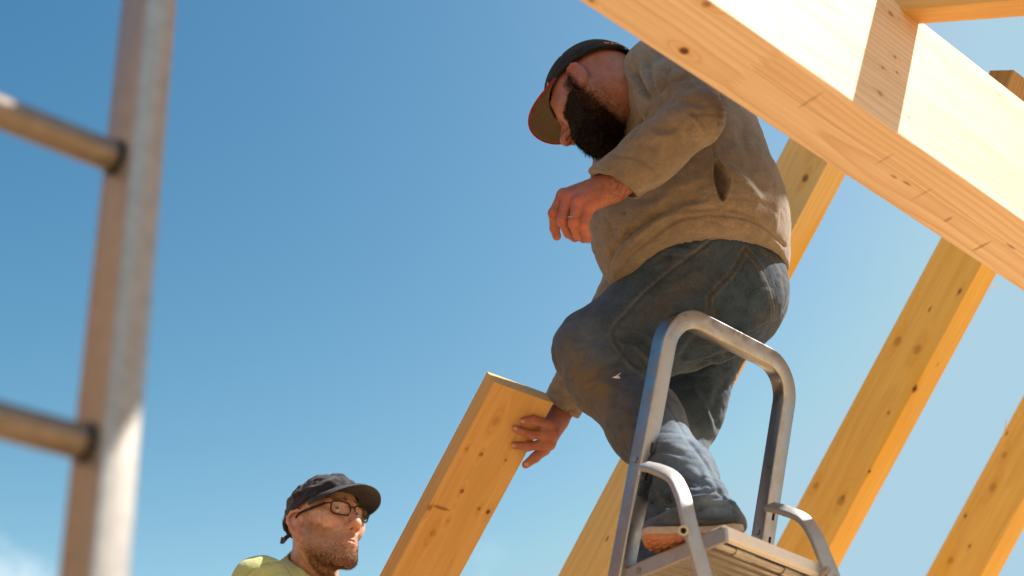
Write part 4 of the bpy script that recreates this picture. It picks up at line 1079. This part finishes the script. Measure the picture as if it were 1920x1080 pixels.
    crk = (1 - np.abs(noise(V * np.array([1, 1, 1.8]) + .03 * noise(V, 12, 55)[:, None], 15, 58))) ** 7 + .6 * (1 - np.abs(noise(V * np.array([1, 1, 1.6]), 30, 59))) ** 8
    V = V + normals(V, Q) * (fbm(V, 10, 21)[:, None] * .0042 + fbm(V, 32, 26)[:, None] * .0011 - (crk * (.0012 + .0065 * wm))[:, None])
    N = normals(V, Q); px, py, d_ = proj(V)
    nearl = sstep(3.28, 3.2, d_)
    outer = [(1347, 439), (1303, 473), (1259, 505), (1209, 546), (1171, 587), (1149, 612), (1146, 634), (1162, 662), (1184, 688), (1212, 706)]
    lower = [(1232, 735), (1246, 755), (1270, 791), (1287, 821), (1305, 844), (1326, 874), (1345, 915), (1346, 930), (1322, 946)]
    pkL = [(1398, 467), (1373, 511), (1344, 543), (1330, 558), (1332, 584), (1332, 628), (1358, 650)]; pkR = [(1398, 467), (1423, 499), (1442, 540), (1451, 577), (1450, 596)]; pkB = [(1450, 596), (1410, 618), (1385, 637), (1358, 650)]
    wb = [(1432, 467), (1461, 499), (1471, 545)]; yoke = [(1390, 690), (1412, 668), (1440, 640)]
    pocket = [(1398, 467), (1373, 511), (1344, 543), (1330, 558), (1332, 628), (1358, 650), (1410, 618), (1450, 596), (1451, 577), (1442, 540), (1423, 499)]
    FJ = [(outer, 2.6, .0025, 'seam'), (lower, 2.4, .003, 'seam'), (wb, 2.0, .0010, 'seam'),
          ([(1222, 478), (1262, 460), (1310, 472)], 6, .006, 'fold'), ([(1215, 500), (1260, 485), (1300, 490)], 6, .005, 'fold'), ([(1240, 455), (1280, 448), (1330, 455)], 5, .004, 'groove'),
          ([(1062, 632), (1105, 636), (1150, 634)], 6, .008, 'groove'), ([(1146, 636), (1190, 638), (1220, 662), (1250, 690)], 8, .013, 'groove'), ([(1075, 660), (1120, 652), (1160, 655)], 6, .006, 'fold'),
          ([(1150, 615), (1195, 618), (1235, 640)], 7, .007, 'fold'), ([(1165, 655), (1190, 670), (1215, 700)], 6, .008, 'fold'), ([(1115, 690), (1150, 680), (1185, 700)], 7, .007, 'groove'),
          ([(1085, 720), (1130, 712), (1175, 735)], 8, .006, 'fold'), ([(1125, 760), (1165, 755), (1210, 775)], 9, .006, 'groove'), ([(1150, 810), (1190, 800), (1230, 815)], 9, .005, 'fold'),
          ([(1195, 870), (1240, 850), (1290, 860)], 8, .006, 'fold'), ([(1240, 920), (1275, 900), (1325, 905)], 7, .009, 'groove'), ([(1255, 945), (1295, 930), (1345, 925)], 5, .010, 'fold'), ([(1290, 965), (1330, 945), (1380, 945)], 5, .010, 'groove'), ([(1345, 935), (1365, 940), (1388, 960)], 4, .007, 'fold'),
          ([(1330, 600), (1290, 640), (1262, 684)], 10, .006, 'fold'), ([(1420, 640), (1350, 672), (1280, 688)], 7, .008, 'groove'), ([(1360, 655), (1320, 675), (1275, 680)], 6, .005, 'fold'), ([(1385, 700), (1350, 730), (1340, 790)], 9, .006, 'groove'), ([(1300, 720), (1330, 770), (1345, 820)], 8, .006, 'fold'),
          ([(1205, 960), (1215, 1000), (1228, 1040)], 7, .008, 'groove'), ([(1215, 930), (1235, 970), (1255, 985)], 7, .008, 'fold')]
    V = folds(V, N, FJ, np.clip(nearl + (py > 650), 0, 1)); fr = sstep(.0, .3, -(N @ CD)); ns = (d_ < 3.27)
    V = V + N * (.0028 * in_poly(px, py, pocket) * fr * ns)[:, None]
    st = np.zeros(len(V)); dk = np.zeros(len(V))
    def stitch_line(L, o, w=1.25, k=.8):
        nonlocal st
        b, s, al, _ = poly_dist(px, py, smooth2(L)); st = np.maximum(st, np.exp(-((b * s - o) / w) ** 2) * k * fr * ns * (.85 + .15 * np.sign(np.sin(al * 1.6))))
    for L in (pkL, pkR, pkB): 
        stitch_line(L, 0, 1.3, .55); b, s, al, _ = poly_dist(px, py, smooth2(L)); dk = np.maximum(dk, np.exp(-(b / 2.4) ** 2) * .45 * fr * ns)
    stitch_line(pkL, -6, 1.2, .5); stitch_line(pkL, 6, 1.2, .5); stitch_line(pkR, 6, 1.2, .6); stitch_line(pkR, -6, 1.2, .4); stitch_line(wb, 0, 1.1, .4); stitch_line(wb, 5, 1.1, .4); stitch_line(outer, 2, 1.3, .45); stitch_line(lower, 2, 1.2, .5); stitch_line(yoke, 0); stitch_line(yoke, 4)
    b, s, al, _ = poly_dist(px, py, smooth2(outer)); dk = np.maximum(dk, np.exp(-((b * s + 4) / 3) ** 2) * .5 * fr * ns)
    sn = lambda x, y, rx, ry, a=0: np.exp(-(((px - x) * cos(a) + (py - y) * sin(a)) / rx) ** 2 - ((-(px - x) * sin(a) + (py - y) * cos(a)) / ry) ** 2)
    stain = np.clip(.95 * sn(1085, 700, 45, 48) + .8 * sn(1118, 745, 40, 42) + .55 * sn(1170, 800, 60, 55, .9) + .35 * sn(1060, 660, 25, 40) + .3 * sn(1250, 560, 120, 25, -.6) + .0 * px , 0, 1) * ns
    stain = np.maximum(stain, .14 * sstep(.0, .5, fbm(V, 12, 31)))
    fade_sunlit = np.clip(1.0 * sn(1300, 850, 30, 75, -.55) + .8 * sn(1345, 940, 45, 30) + .3 * sn(1240, 860, 40, 70, -.5) + .35 * sn(1100, 640, 60, 50) + .3 * sn(1220, 970, 30, 60), 0, 1)  # sunlit strip painted down the lower leg, plus worn fading at the knee
    fade_sunlit = np.maximum(fade_sunlit, .35 * np.exp(-((poly_dist(px, py, smooth2(outer))[0]) / 2.5) ** 2) * ns)
    jn = obj_np('jeans', V, Q, M_jean, root, attrs=dict(stitch=st, dark=dk, stain=stain, fade_sunlit=fade_sunlit))
    JV = (px, py, d_)
    def on_jean(x, y, lift=.0012):
        m = np.nonzero((np.abs(px - x) < 7) & (np.abs(py - y) < 7))[0]; i = m[np.argmin((px[m] - x) ** 2 + (py[m] - y) ** 2 + 1e4 * (d_[m] > d_[m].min() + .03))]; return at(x, y, d_[i] - lift)
    pv = [on_jean(x, y) for x, y in ((1147, 708), (1156, 704), (1165, 698), (1161, 703), (1163, 710), (1155, 709.5))]
    geo('paint_splash', [([*pv, sum(pv) / 6 + cv(0, 0, .001)], [(i, (i + 1) % 6, 6) for i in range(6)])], M_white, jn)
    # --- shoes
    def shoe(toe, heel, zs, name):
        dr = nrm((toe - heel) * [1, 1, 0]); sd = np.array([-dr[1], dr[0], 0]); L = np.linalg.norm((toe - heel)[:2]); sL = L / .284
        out = [(-.0, .030), (.03, .036), (.09, .033), (.16, .040), (.21, .046), (.25, .041), (.278, .022), (.284, .0)]
        out = [(x * L / .284, w) for x, w in out]
        o2 = spline([np.array(p) for p in out], 6)
        ring = [heel + dr * p[0] + sd * p[1] for p in o2] + [heel + dr * p[0] - sd * p[1] for p in o2[::-1]]
        ring = [np.array([p[0], p[1], 0]) for p in ring]; n = len(ring); cen = sum(ring) / n
        def lay(z0, s): return [cen + (p - cen) * s + np.array([0, 0, z0]) + np.array([0, 0, .018 * max(0, ((p - heel * [1, 1, 0]) @ dr) / L - .80) / .2 * .6]) for p in ring]
        def stack(ls):
            V = [v for l in ls for v in l]; F = []
            for k in range(len(ls) - 1):
                for i in range(n): j = (i + 1) % n; F.append((k * n + i, k * n + j, (k + 1) * n + j, (k + 1) * n + i))
            F.append(tuple(range(n - 1, -1, -1))); F.append(tuple((len(ls) - 1) * n + i for i in range(n))); return V, F
        sh = empty('shoe', (0, 0, 0)); sh.parent = root; sh.matrix_parent_inverse = Matrix.Translation(root.location).inverted()
        geo('outsole', [stack([lay(zs, .93), lay(zs + .001, .97), lay(zs + .008, .98)])], M_sole, sh, sharp=40)
        tr = []
        for k in range(5):
            for m in (-1, 0, 1):
                c = heel + dr * (L * (.62 + .075 * k)) + sd * m * .022; c = np.array([c[0], c[1], zs - .0008 + .018 * max(0, (.62 + .075 * k) - .8) / .2 * .6]); tr.append(tube([c + ZX * .001, c - ZX * .0006], .0055, 8))
        geo('tread', tr, M_sole, sh)
        geo('midsole', [stack([lay(zs + .008, 1.0), lay(zs + .010, 1.01), lay(zs + .019, 1.005), lay(zs + .022, .985)])], M_midsole, sh, sharp=50)
        def upf(P):
            d = None
            for a, b, ra, rb in ((.04 * sL, .10 * sL, .034, .036), (.10 * sL, .17 * sL, .036, .036), (.17 * sL, .245 * sL, .036, .026)):
                c = cone(P, heel + dr * a + ZX * (zs + .034 - heel[2]), heel + dr * b + ZX * (zs + .034 - heel[2]), ra, rb); d = c if d is None else smin(d, c, .03)
            d = smin(d, cone(P, heel + dr * .05 + ZX * (zs + .04 - heel[2]), heel + dr * .05 + ZX * (zs + .075 - heel[2]), .036, .032), .03)
            return smax(d, -(P[:, 2] - zs - .026), .003)
        c = (toe + heel) / 2; V, Q = sdf_mesh(upf, c - [.2, .2, .06], c + [.2, .2, .16], .004)
        geo_ = obj_np('upper', V, Q, M_shoe, sh)
        lc = []
        for k in range(4):
            p = heel + dr * (.13 + .02 * k) + ZX * (zs + .082 - .008 * k - heel[2]); lc.append(tube(spline([p - sd * .026 - ZX * .010, p - sd * .01 + ZX * .002, p + sd * .01 + ZX * .002, p + sd * .026 - ZX * .010], 4), .0028, 6))
        return sh
    P0 = SLO + ZX * .004; toe = P0 - AX * .028 + BX * .180; heel = P0 + AX * .092 + BX * .030
    shoe(toe, heel, zs, 'shoe')
    fz = far_end[0][2] - .085; ft = far_end[0] + BX * .19; fh = far_end[0] - BX * .075; shoe(np.array([ft[0], ft[1], fz]), np.array([fh[0], fh[1], fz]), fz, 'shoe')
    # --- cap
    C = cap_geo(M, HC, .064, .014, 0, bl=.064, droop=2.4, tip=-.004, rz=.087)
    cp_ = empty('cap', (0, 0, 0)); cp_.parent = root; cp_.matrix_parent_inverse = Matrix.Translation(root.location).inverted()
    geo('crown', [C['crown']], M_cap1, cp_)
    b = geo('brim', [slab(C['top'], C['bot'])], M_under, cp_)
    geo('piping', [tube(C['edge'], .0019, 8)], M_pipe, cp_)
    # back strap with orange embroidery, stitch rows under the brim
    cf = C['crownf']; a0, a1 = pi * .62, pi * 1.38
    Vs, Fs = grid_geo(lambda i, j: cf(a0 + (a1 - a0) * i, .012 + .15 * j, .0022), 50, 6); geo('strap', [(Vs, Fs)], M_cap1, cp_)
    tc = bpy.data.curves.new('lettering', 'FONT'); tc.body = 'BULLITTS'; tc.size = 1; tc.extrude = .02; to_ = bpy.data.objects.new('lettering', tc); COL.objects.link(to_)
    me = to_.to_mesh() if False else bpy.data.meshes.new_from_object(to_.evaluated_get(bpy.context.evaluated_depsgraph_get())); bpy.data.objects.remove(to_)
    cs = np.array([v.co[:] for v in me.vertices]); wx = cs[:, 0].max(); hy = cs[:, 1].max()
    A_, B_ = pi * .78, pi * 1.0
    for v, c in zip(me.vertices, cs): v.co = cf(A_ + (B_ - A_) * c[0] / wx, .055 + .058 * c[1] / hy, .0030 + .0006 * (c[2] > 0))
    me.materials.clear(); me.materials.append(M_orange); lo_ = bpy.data.objects.new('lettering', me); child(lo_, cp_)
    rows = []
    for k in range(6): rows.append(tube([C['brim'](i / 40, .25 + .12 * k, -.0018) for i in range(2, 39)], .0006, 4))
    geo('brim_stitching', rows, M_under, cp_)
    # orange mark at the side of the crown front
    mk = [cf(.86 + .10 * s, .05 + .10 * s + .02 * sin(s * 6), .0016) for s in np.linspace(0, 1, 8)]
    geo('side_mark', [tube(mk, [.0010 + .0018 * sin(pi * s) for s in np.linspace(0, 1, 8)], 6)], M_orange, cp_)
    return root, far_end[0], fz
MAN1, FEND, FZ = man_one()
# plank under the other foot, hidden below the picture
bp = FEND + BX * .06; M_sc = wood('scaffold_wood', (.42, .30, .18), (.25, .16, .09), seed=41)
sb = timber('scaffold_board', np.array([bp[0], bp[1], FZ - .03]), AX, BX, ZX, (.62, .30, .05), M_sc); tag(sb, 'scaffold board under the back foot of the man', 'board', kind='thing')
for s in (-.24, .24):
    q = np.array([bp[0], bp[1], 0]) + AX * s; h = FZ - .057
    tr = timber('trestle', q + ZX * h / 2, ZX, AX, BX, (h, .08, .26), M_sc); tag(tr, 'timber trestle carrying the scaffold board', 'trestle', 'trestles under the scaffold board', 'thing')

# ------------------------------------------------------------------ man below, looking up
def man_two():
    TT = 3.575; M = gs(cv(.72, .41, .56), cv(-.05, .865, -.50)); HC = at(607, 993, TT)
    root = empty('person', (HC[0] - .12, HC[1], 0)); tag(root, 'man in lime shirt, navy cap and glasses looking up from below', 'person', kind='thing')
    neck0 = HC - M[0] * .030 - M[2] * .045; neck1 = at(585, 1084, TT + .03)
    def headf(P):
        q = (P - f32(HC)) @ f32(M).T
        d = smin(head_sdf(q, ear=(.000, -.006, 1.15), flare=.75), cone(P, neck0, neck1, .058, .066), .035)
        d = smin(d, cone(P, HC - M[0] * .01 - M[1] * .060 - M[2] * .05, at(625, 1088, TT - .05), .012, .010), .02)     # neck muscle
        return d
    V, Q = sdf_mesh(headf, np.minimum(HC - .19, neck1 - .08), np.maximum(HC + .19, neck1 + .08), .0017)
    q = (V - HC) @ M.T; N = normals(V, Q)
    bmk = beard_mask(q, back=.004, jit=noise(q, 140, 4) * .005)
    # crow's feet, smile fold, neck creases
    qa = np.stack([q[:, 0], -q[:, 1], q[:, 2]], 1)
    dsp = 0
    for a, b, w, dp in (((.096, .020, -.030), (.084, .034, -.060), .0028, -.0016), ((.086, .030, -.002), (.096, .016, -.006), .0022, -.0013), ((.062, .055, .012), (.050, .062, .020), .0016, -.0010), ((.062, .055, .008), (.050, .062, .006), .0016, -.0010),
                        ((.099, .004, .044), (.101, .006, .034), .0016, -.0012), ((.02, .058, -.085), (.00, .055, -.105), .003, -.002), ((.012, .056, -.075), (-.012, .055, -.10), .003, -.002)):
        dsp = dsp + dp * np.exp(-(np.maximum(cone(qa, a, b, 0, 0), 0) / w) ** 2)
    V = V + N * dsp[:, None] if not np.isscalar(dsp) else V
    red = np.clip(.42 * np.exp(-((q[:, 0] - .120) / .016) ** 2) + .40 * (np.abs(q[:, 1]) > .079) + .30 * np.exp(-((q[:, 0] - .08) / .02) ** 2 - ((np.abs(q[:, 1]) - .042) / .018) ** 2 - ((q[:, 2] + .005) / .02) ** 2) + .3 * sstep(-.07, -.13, q[:, 2]), 0, 1)
    lip = np.exp(-((q[:, 0] - .103) / .012) ** 2 - (q[:, 1] / .019) ** 4 - ((q[:, 2] + .0665) / .0085) ** 4) * .8
    side = sstep(.030, .05, q[:, 2] + noise(q, 90, 3) * .006) * sstep(.036, .02, q[:, 0]) * .6
    st = np.maximum(bmk * .62, side)
    pieces = [(V, Q, dict(stubble=st, red=red, lip=lip, nail=0 * red))]; HV, HQ = V, Q
    # pose of the rest (below the picture): both hands on the plank
    bR, bF = nrm(np.array([-.30, -.95, 0])), nrm(np.array([.95, -.30, 0]))      # his right, his front
    sb = neck1 - ZX * .035 - bF * .02
    sR = sb + bR * .175 - ZX * .050 - bF * .03; sL = sb - bR * .20 - ZX * .04 + bF * .0
    hipc = sb - ZX * .50 - bF * .06
    hold = pc - pd_ * .10
    hR = hold + pn * (PLT / 2 + .022) - pw * .03 - pd_ * .1; hL = hold - pn * (PLT / 2 + .022) - pw * .02 + pd_ * .08
    eR = (sR + hR) / 2 - ZX * .14 + bR * .06; eL = (sL + hL) / 2 - ZX * .16 - bR * .05
    def rest(P):
        d = chain(P, [(neck1, .06), (sb - ZX * .14, .115), (sb - ZX * .34, .115), (hipc, .12)], .08)
        d = smin(d, chain(P, [(sR, .052), (eR, .042), (hR - nrm(hR - eR) * .05, .027)], .03), .06); d = smin(d, chain(P, [(sL, .052), (eL, .042), (hL - nrm(hL - eL) * .05, .027)], .03), .06)
        for h, s in ((hR, 1), (hL, -1)):
            d = smin(d, ell(P, h, (.045, .042, .020), np.stack([pw, pd_, pn])), .02)
            for k in range(4):
                r0 = h + pw * .035 + pd_ * (.032 - .021 * k); d = smin(d, chain(P, [(r0, .009), (r0 + pw * .030, .0088), (r0 + pw * .052 - pn * s * .008, .0075)], .004), .006)
            d = smin(d, chain(P, [(h - pd_ * -.03, .012), (h + pd_ * .07 + pw * .015, .009)], .004), .01)
        for s, o in ((1, .05), (-1, .02)):
            hp = hipc + bR * .09 * s - ZX * .06; kn_ = hp - ZX * (hp[2] - .47) + bF * o; an = np.array([kn_[0], kn_[1], .10]) - bF * .04
            d = smin(d, chain(P, [(hp, .085), (kn_, .058), (an, .042)], .04), .05)
        return d
    c = hipc + ZX * .0; V, Q = sdf_mesh(rest, np.array([c[0] - .75, c[1] - .75, .02]), np.array([c[0] + .95, c[1] + .75, sb[2] + .15]), .007)
    z = np.zeros(len(V)); pieces.append((V, Q, dict(stubble=z, red=z + .2, lip=z, nail=z)))
    off = 0; VV = []; QQ = []; AT = {k: [] for k in ('stubble', 'red', 'lip', 'nail')}
    for V, Q, a in pieces:
        VV.append(V); QQ.append(Q + off); off += len(V)
        for k in AT: AT[k].append(a[k])
    obj_np('body', np.concatenate(VV), np.concatenate(QQ), M_skin2, root, attrs={k: np.concatenate(v) for k, v in AT.items()})
    # beard: short strands only
    w = bmk * (N @ -CD > -.3); c = rng.choice(len(w), 14000, p=w / w.sum())
    tgt = -M[2] * .8 + M[0] * .35
    hv, ht = hairs(HV[c], N[c], nrm(tgt) * .8 + N[c] * .55, .0055 * (.6 + .8 * sstep(-.05, -.11, q[c, 2])), .00030, 13)
    add_strands('beard', None, None, hv, ht, M_hair2, root)
    ebw = np.exp(-((q[:, 2] - .0375 - .004 * sstep(.03, .02, np.abs(q[:, 1]))) / .0045) ** 2) * (np.abs(q[:, 1]) > .010) * (np.abs(q[:, 1]) < .047) * (q[:, 0] > .07)
    eb = rng.choice(len(q), 420, p=ebw / ebw.sum())
    hv, ht = hairs(HV[eb], N[eb], np.sign(q[eb, 1])[:, None] * M[1] * .8 + M[2] * .25 + N[eb] * .35, np.full(420, .007), .00032, 15)
    add_strands('eyebrows', None, None, hv, ht, M_hair2, root)
    to = lambda p: HC + p[0] * M[0] + p[1] * M[1] + p[2] * M[2]
    # eyes
    gz = nrm(to((1, -.30, .22)) - HC)
    for s in (-1, 1):
        e = to((.0805, .0315 * s, .0155)); bm = bmesh.new(); bmesh.ops.create_uvsphere(bm, u_segments=24, v_segments=16, radius=.0129)
        ey = from_bm('eye', bm, M_eyew, root, smooth=True, M=Matrix.Translation(e))
        ey.matrix_parent_inverse = Matrix.Translation(root.location).inverted()
        u = nrm(np.cross(gz, ZX)); v = np.cross(u, gz)
        def disc(r, h): return ([e + gz * h] + [e + gz * (h - r * r / .03) + (u * cos(a) + v * sin(a)) * r for a in np.linspace(0, 2 * pi, 20, endpoint=False)], [(0, 1 + i, 1 + (i + 1) % 20) for i in range(20)])
        ir = geo('iris', [disc(.0058, .0136)], M_iris, None); ir.parent = ey; ir.matrix_parent_inverse = ey.matrix_basis.inverted()
        pu = geo('pupil', [disc(.0024, .0139)], M_blk, None); pu.parent = ey; pu.matrix_parent_inverse = ey.matrix_basis.inverted()
    # glasses
    g = empty('glasses', (0, 0, 0)); g.parent = root; g.matrix_parent_inverse = Matrix.Translation(root.location).inverted()
    fr = []
    for s in (-1, 1):
        pts = []
        for a in np.linspace(0, 2 * pi, 49):
            ca, sa = cos(a), sin(a); x = .0265 * np.sign(ca) * abs(ca) ** .55; z = .0165 * np.sign(sa) * abs(sa) ** .6
            L_ = s * .0335 + x; pts.append(to((.1115 - 3.2 * L_ * L_ - .002 * (z < 0) * abs(z) / .016 * 2, L_, .0135 + z - .004 * (s * x > 0) * (z > 0) * 0)))
        fr.append(tube(pts, 1, prof=rrect(.0012, .0017, .0006, 2), up=M[0], caps=False))
        fr.append(tube(spline([to((.1035, s * .0605, .0205)), to((.0985, s * .0665, .0215)), to((.088, s * .0725, .0220))], 5), .0021, 8))
        tp = spline([to((.090, s * .0718, .0220)), to((.05, s * .0775, .0225)), to((.010, s * .0815, .0225)), to((-.008, s * .083, .014)), to((-.02, s * .082, -.006))], 8)
        geo('temple', [tube(tp, 1, prof=rrect(.0012, .0034, .001, 2), up=M[1])], M_blk, g)
        lp = [p * .995 + to((.109 - 3.2 * (s * .0335) ** 2, s * .0335, .0135)) * .005 for p in pts[:-1]]; cl = sum(lp) / len(lp) + M[0] * .0012
        geo('lens', [([cl] + lp, [(0, 1 + i, 1 + (i + 1) % 48) for i in range(48)])], M_lens, g)
    fr.append(tube(spline([to((.1105, -.0085, .0195)), to((.1135, 0, .0215)), to((.1105, .0085, .0195))], 6), .0019, 8))
    geo('frame', fr, M_blk, g)
    # cap
    C = cap_geo(M, HC, .064, .012, .0060, bl=.074, droop=3.6, tip=-.010, seed=8, rx=.108, ry=.088, rz=.088)
    cp_ = empty('cap', (0, 0, 0)); cp_.parent = root; cp_.matrix_parent_inverse = Matrix.Translation(root.location).inverted()
    geo('crown', [C['crown']], M_cap2, cp_); geo('brim', [slab(C['top'], C['bot'])], M_cap2, cp_)
    rows = [tube([C['brim'](i / 40, .2 + .13 * k, s * .0017) for i in range(1, 40)], .00055, 4) for k in range(6) for s in (1, -1)]
    geo('brim_stitching', rows, M_cap2, cp_)
    cf = C['crownf']
    Vs, Fs = grid_geo(lambda i, j: cf(pi * .7 + pi * .6 * i, .0 + .10 * j, .0024), 40, 4); geo('strap', [(Vs, Fs)], M_cap2, cp_)
    tl = [to((-.098, -.03, .012)), to((-.110, -.035, .004)), to((-.122, -.030, .004)), to((-.136, -.028, .010))]
    geo('strap_tail', [tube(spline(tl, 6), 1, prof=rrect(.0012, .0085, .001, 2), up=nrm(M[0] * .2 + M[1]))], M_cap2, cp_)
    # shirt
    def shirt(P):
        d = chain(P, [(sb - ZX * .10, .135), (sb - ZX * .32, .140), (hipc - ZX * .04, .145)], .08, (bF, .82))
        d = smin(d, chain(P, [(sR + ZX * .005, .066), (sb - ZX * .015 - bF * .02, .075), (sL, .066)], .05), .07)
        d = smin(d, cone(P, neck1 + nrm(neck0 - neck1) * .035, sb, .070, .10), .03)
        for s_, e_ in ((sR, eR), (sL, eL)):
            a = smax(cone(P, s_, e_, .070, .060), (P - f32(s_ * .42 + e_ * .58)) @ f32(nrm(e_ - s_)), .004); d = smin(d, a, .03)
        d = smax(d, -(cone(P, neck0, neck1 - ZX * .02, .0665, .0700)), .003)
        up = nrm(neck0 - neck1); c0_ = neck1 + up * .055; d = smax(d, -cone(P, c0_ + bF * .02, c0_ + up * .2 + bF * .02, .078, .13), .004)
        return smax(d, -(P[:, 2] - (hipc[2] - .10)), .004)
    V, Q = sdf_mesh(shirt, np.array([c0 - .5 for c0 in sb[:2]] + [hipc[2] - .15]), np.array([c0 + .5 for c0 in sb[:2]] + [sb[2] + .16]), .0042)
    V = V + normals(V, Q) * (fbm(V, 11, 41)[:, None] * .0055 + fbm(V, 34, 46)[:, None] * .0012); N = normals(V, Q)
    px, py, d_ = proj(V)
    V = folds(V, N, [([(470, 1080), (497, 1062), (525, 1056), (545, 1070)], 2.2, .003, 'seam'), ([(545, 1040), (560, 1060), (575, 1085)], 4, .004, 'ridge'), ([(500, 1090), (530, 1075), (560, 1090)], 7, .006, 'fold')])
    fr_ = -(N @ CD) > 0
    seam, _, _, _ = poly_dist(px, py, smooth2([(455, 1085), (478, 1066), (505, 1056), (530, 1057), (548, 1080)]))
    st = np.exp(-(seam / 1.1) ** 2) * .8 * fr_
    col, _, _, _ = poly_dist(px, py, [(540, 1040), (552, 1056)]); st = np.maximum(st, .9 * np.exp(-(col / 3.2) ** 2) * fr_)
    dn = cone(V, neck0, neck1 - ZX * .02, .0665, .0700); nb = np.exp(-((dn - .004) / .008) ** 2) * (V[:, 2] > sb[2] - .02)
    obj_np('shirt', V, Q, M_tee, root, attrs=dict(stitch=np.maximum(st, nb * .35), dark=0 * st))
    def trous(P):
        d = None
        for s, o in ((1, .05), (-1, .02)):
            hp = hipc + bR * .09 * s - ZX * .06; kn_ = hp - ZX * (hp[2] - .47) + bF * o; an = np.array([kn_[0], kn_[1], .10]) - bF * .04
            c_ = chain(P, [(hp, .105), (kn_, .078), (an, .066)], .04); d = c_ if d is None else smin(d, c_, .03)
        return smin(d, cone(P, hipc + ZX * .02, hipc - ZX * .06, .132, .135), .05)
    V, Q = sdf_mesh(trous, np.array([hipc[0] - .4, hipc[1] - .4, .06]), np.array([hipc[0] + .4, hipc[1] + .4, hipc[2] + .2]), .009)
    z = np.zeros(len(V)); obj_np('trousers', V, Q, M_jean, root, attrs=dict(stitch=z, dark=z, stain=z + .2, fade_sunlit=z))
    for s, o in ((1, .05), (-1, .02)):
        hp = hipc + bR * .09 * s; an = np.array([hp[0], hp[1], 0]) + bF * (o - .04)
        def boot(P): 
            d = smin(cone(P, an + ZX * .10, an + ZX * .05, .055, .05), chain(P, [(an - bF * .04 + ZX * .045, .042), (an + bF * .08 + ZX * .045, .044), (an + bF * .17 + ZX * .038, .036)], .02), .04)
            return smax(d, -(P[:, 2] - .004), .004)
        V, Q = sdf_mesh(boot, an - [.3, .3, .02], an + [.3, .3, .2], .008); obj_np('boot', V, Q, M_blk, root)
man_two()
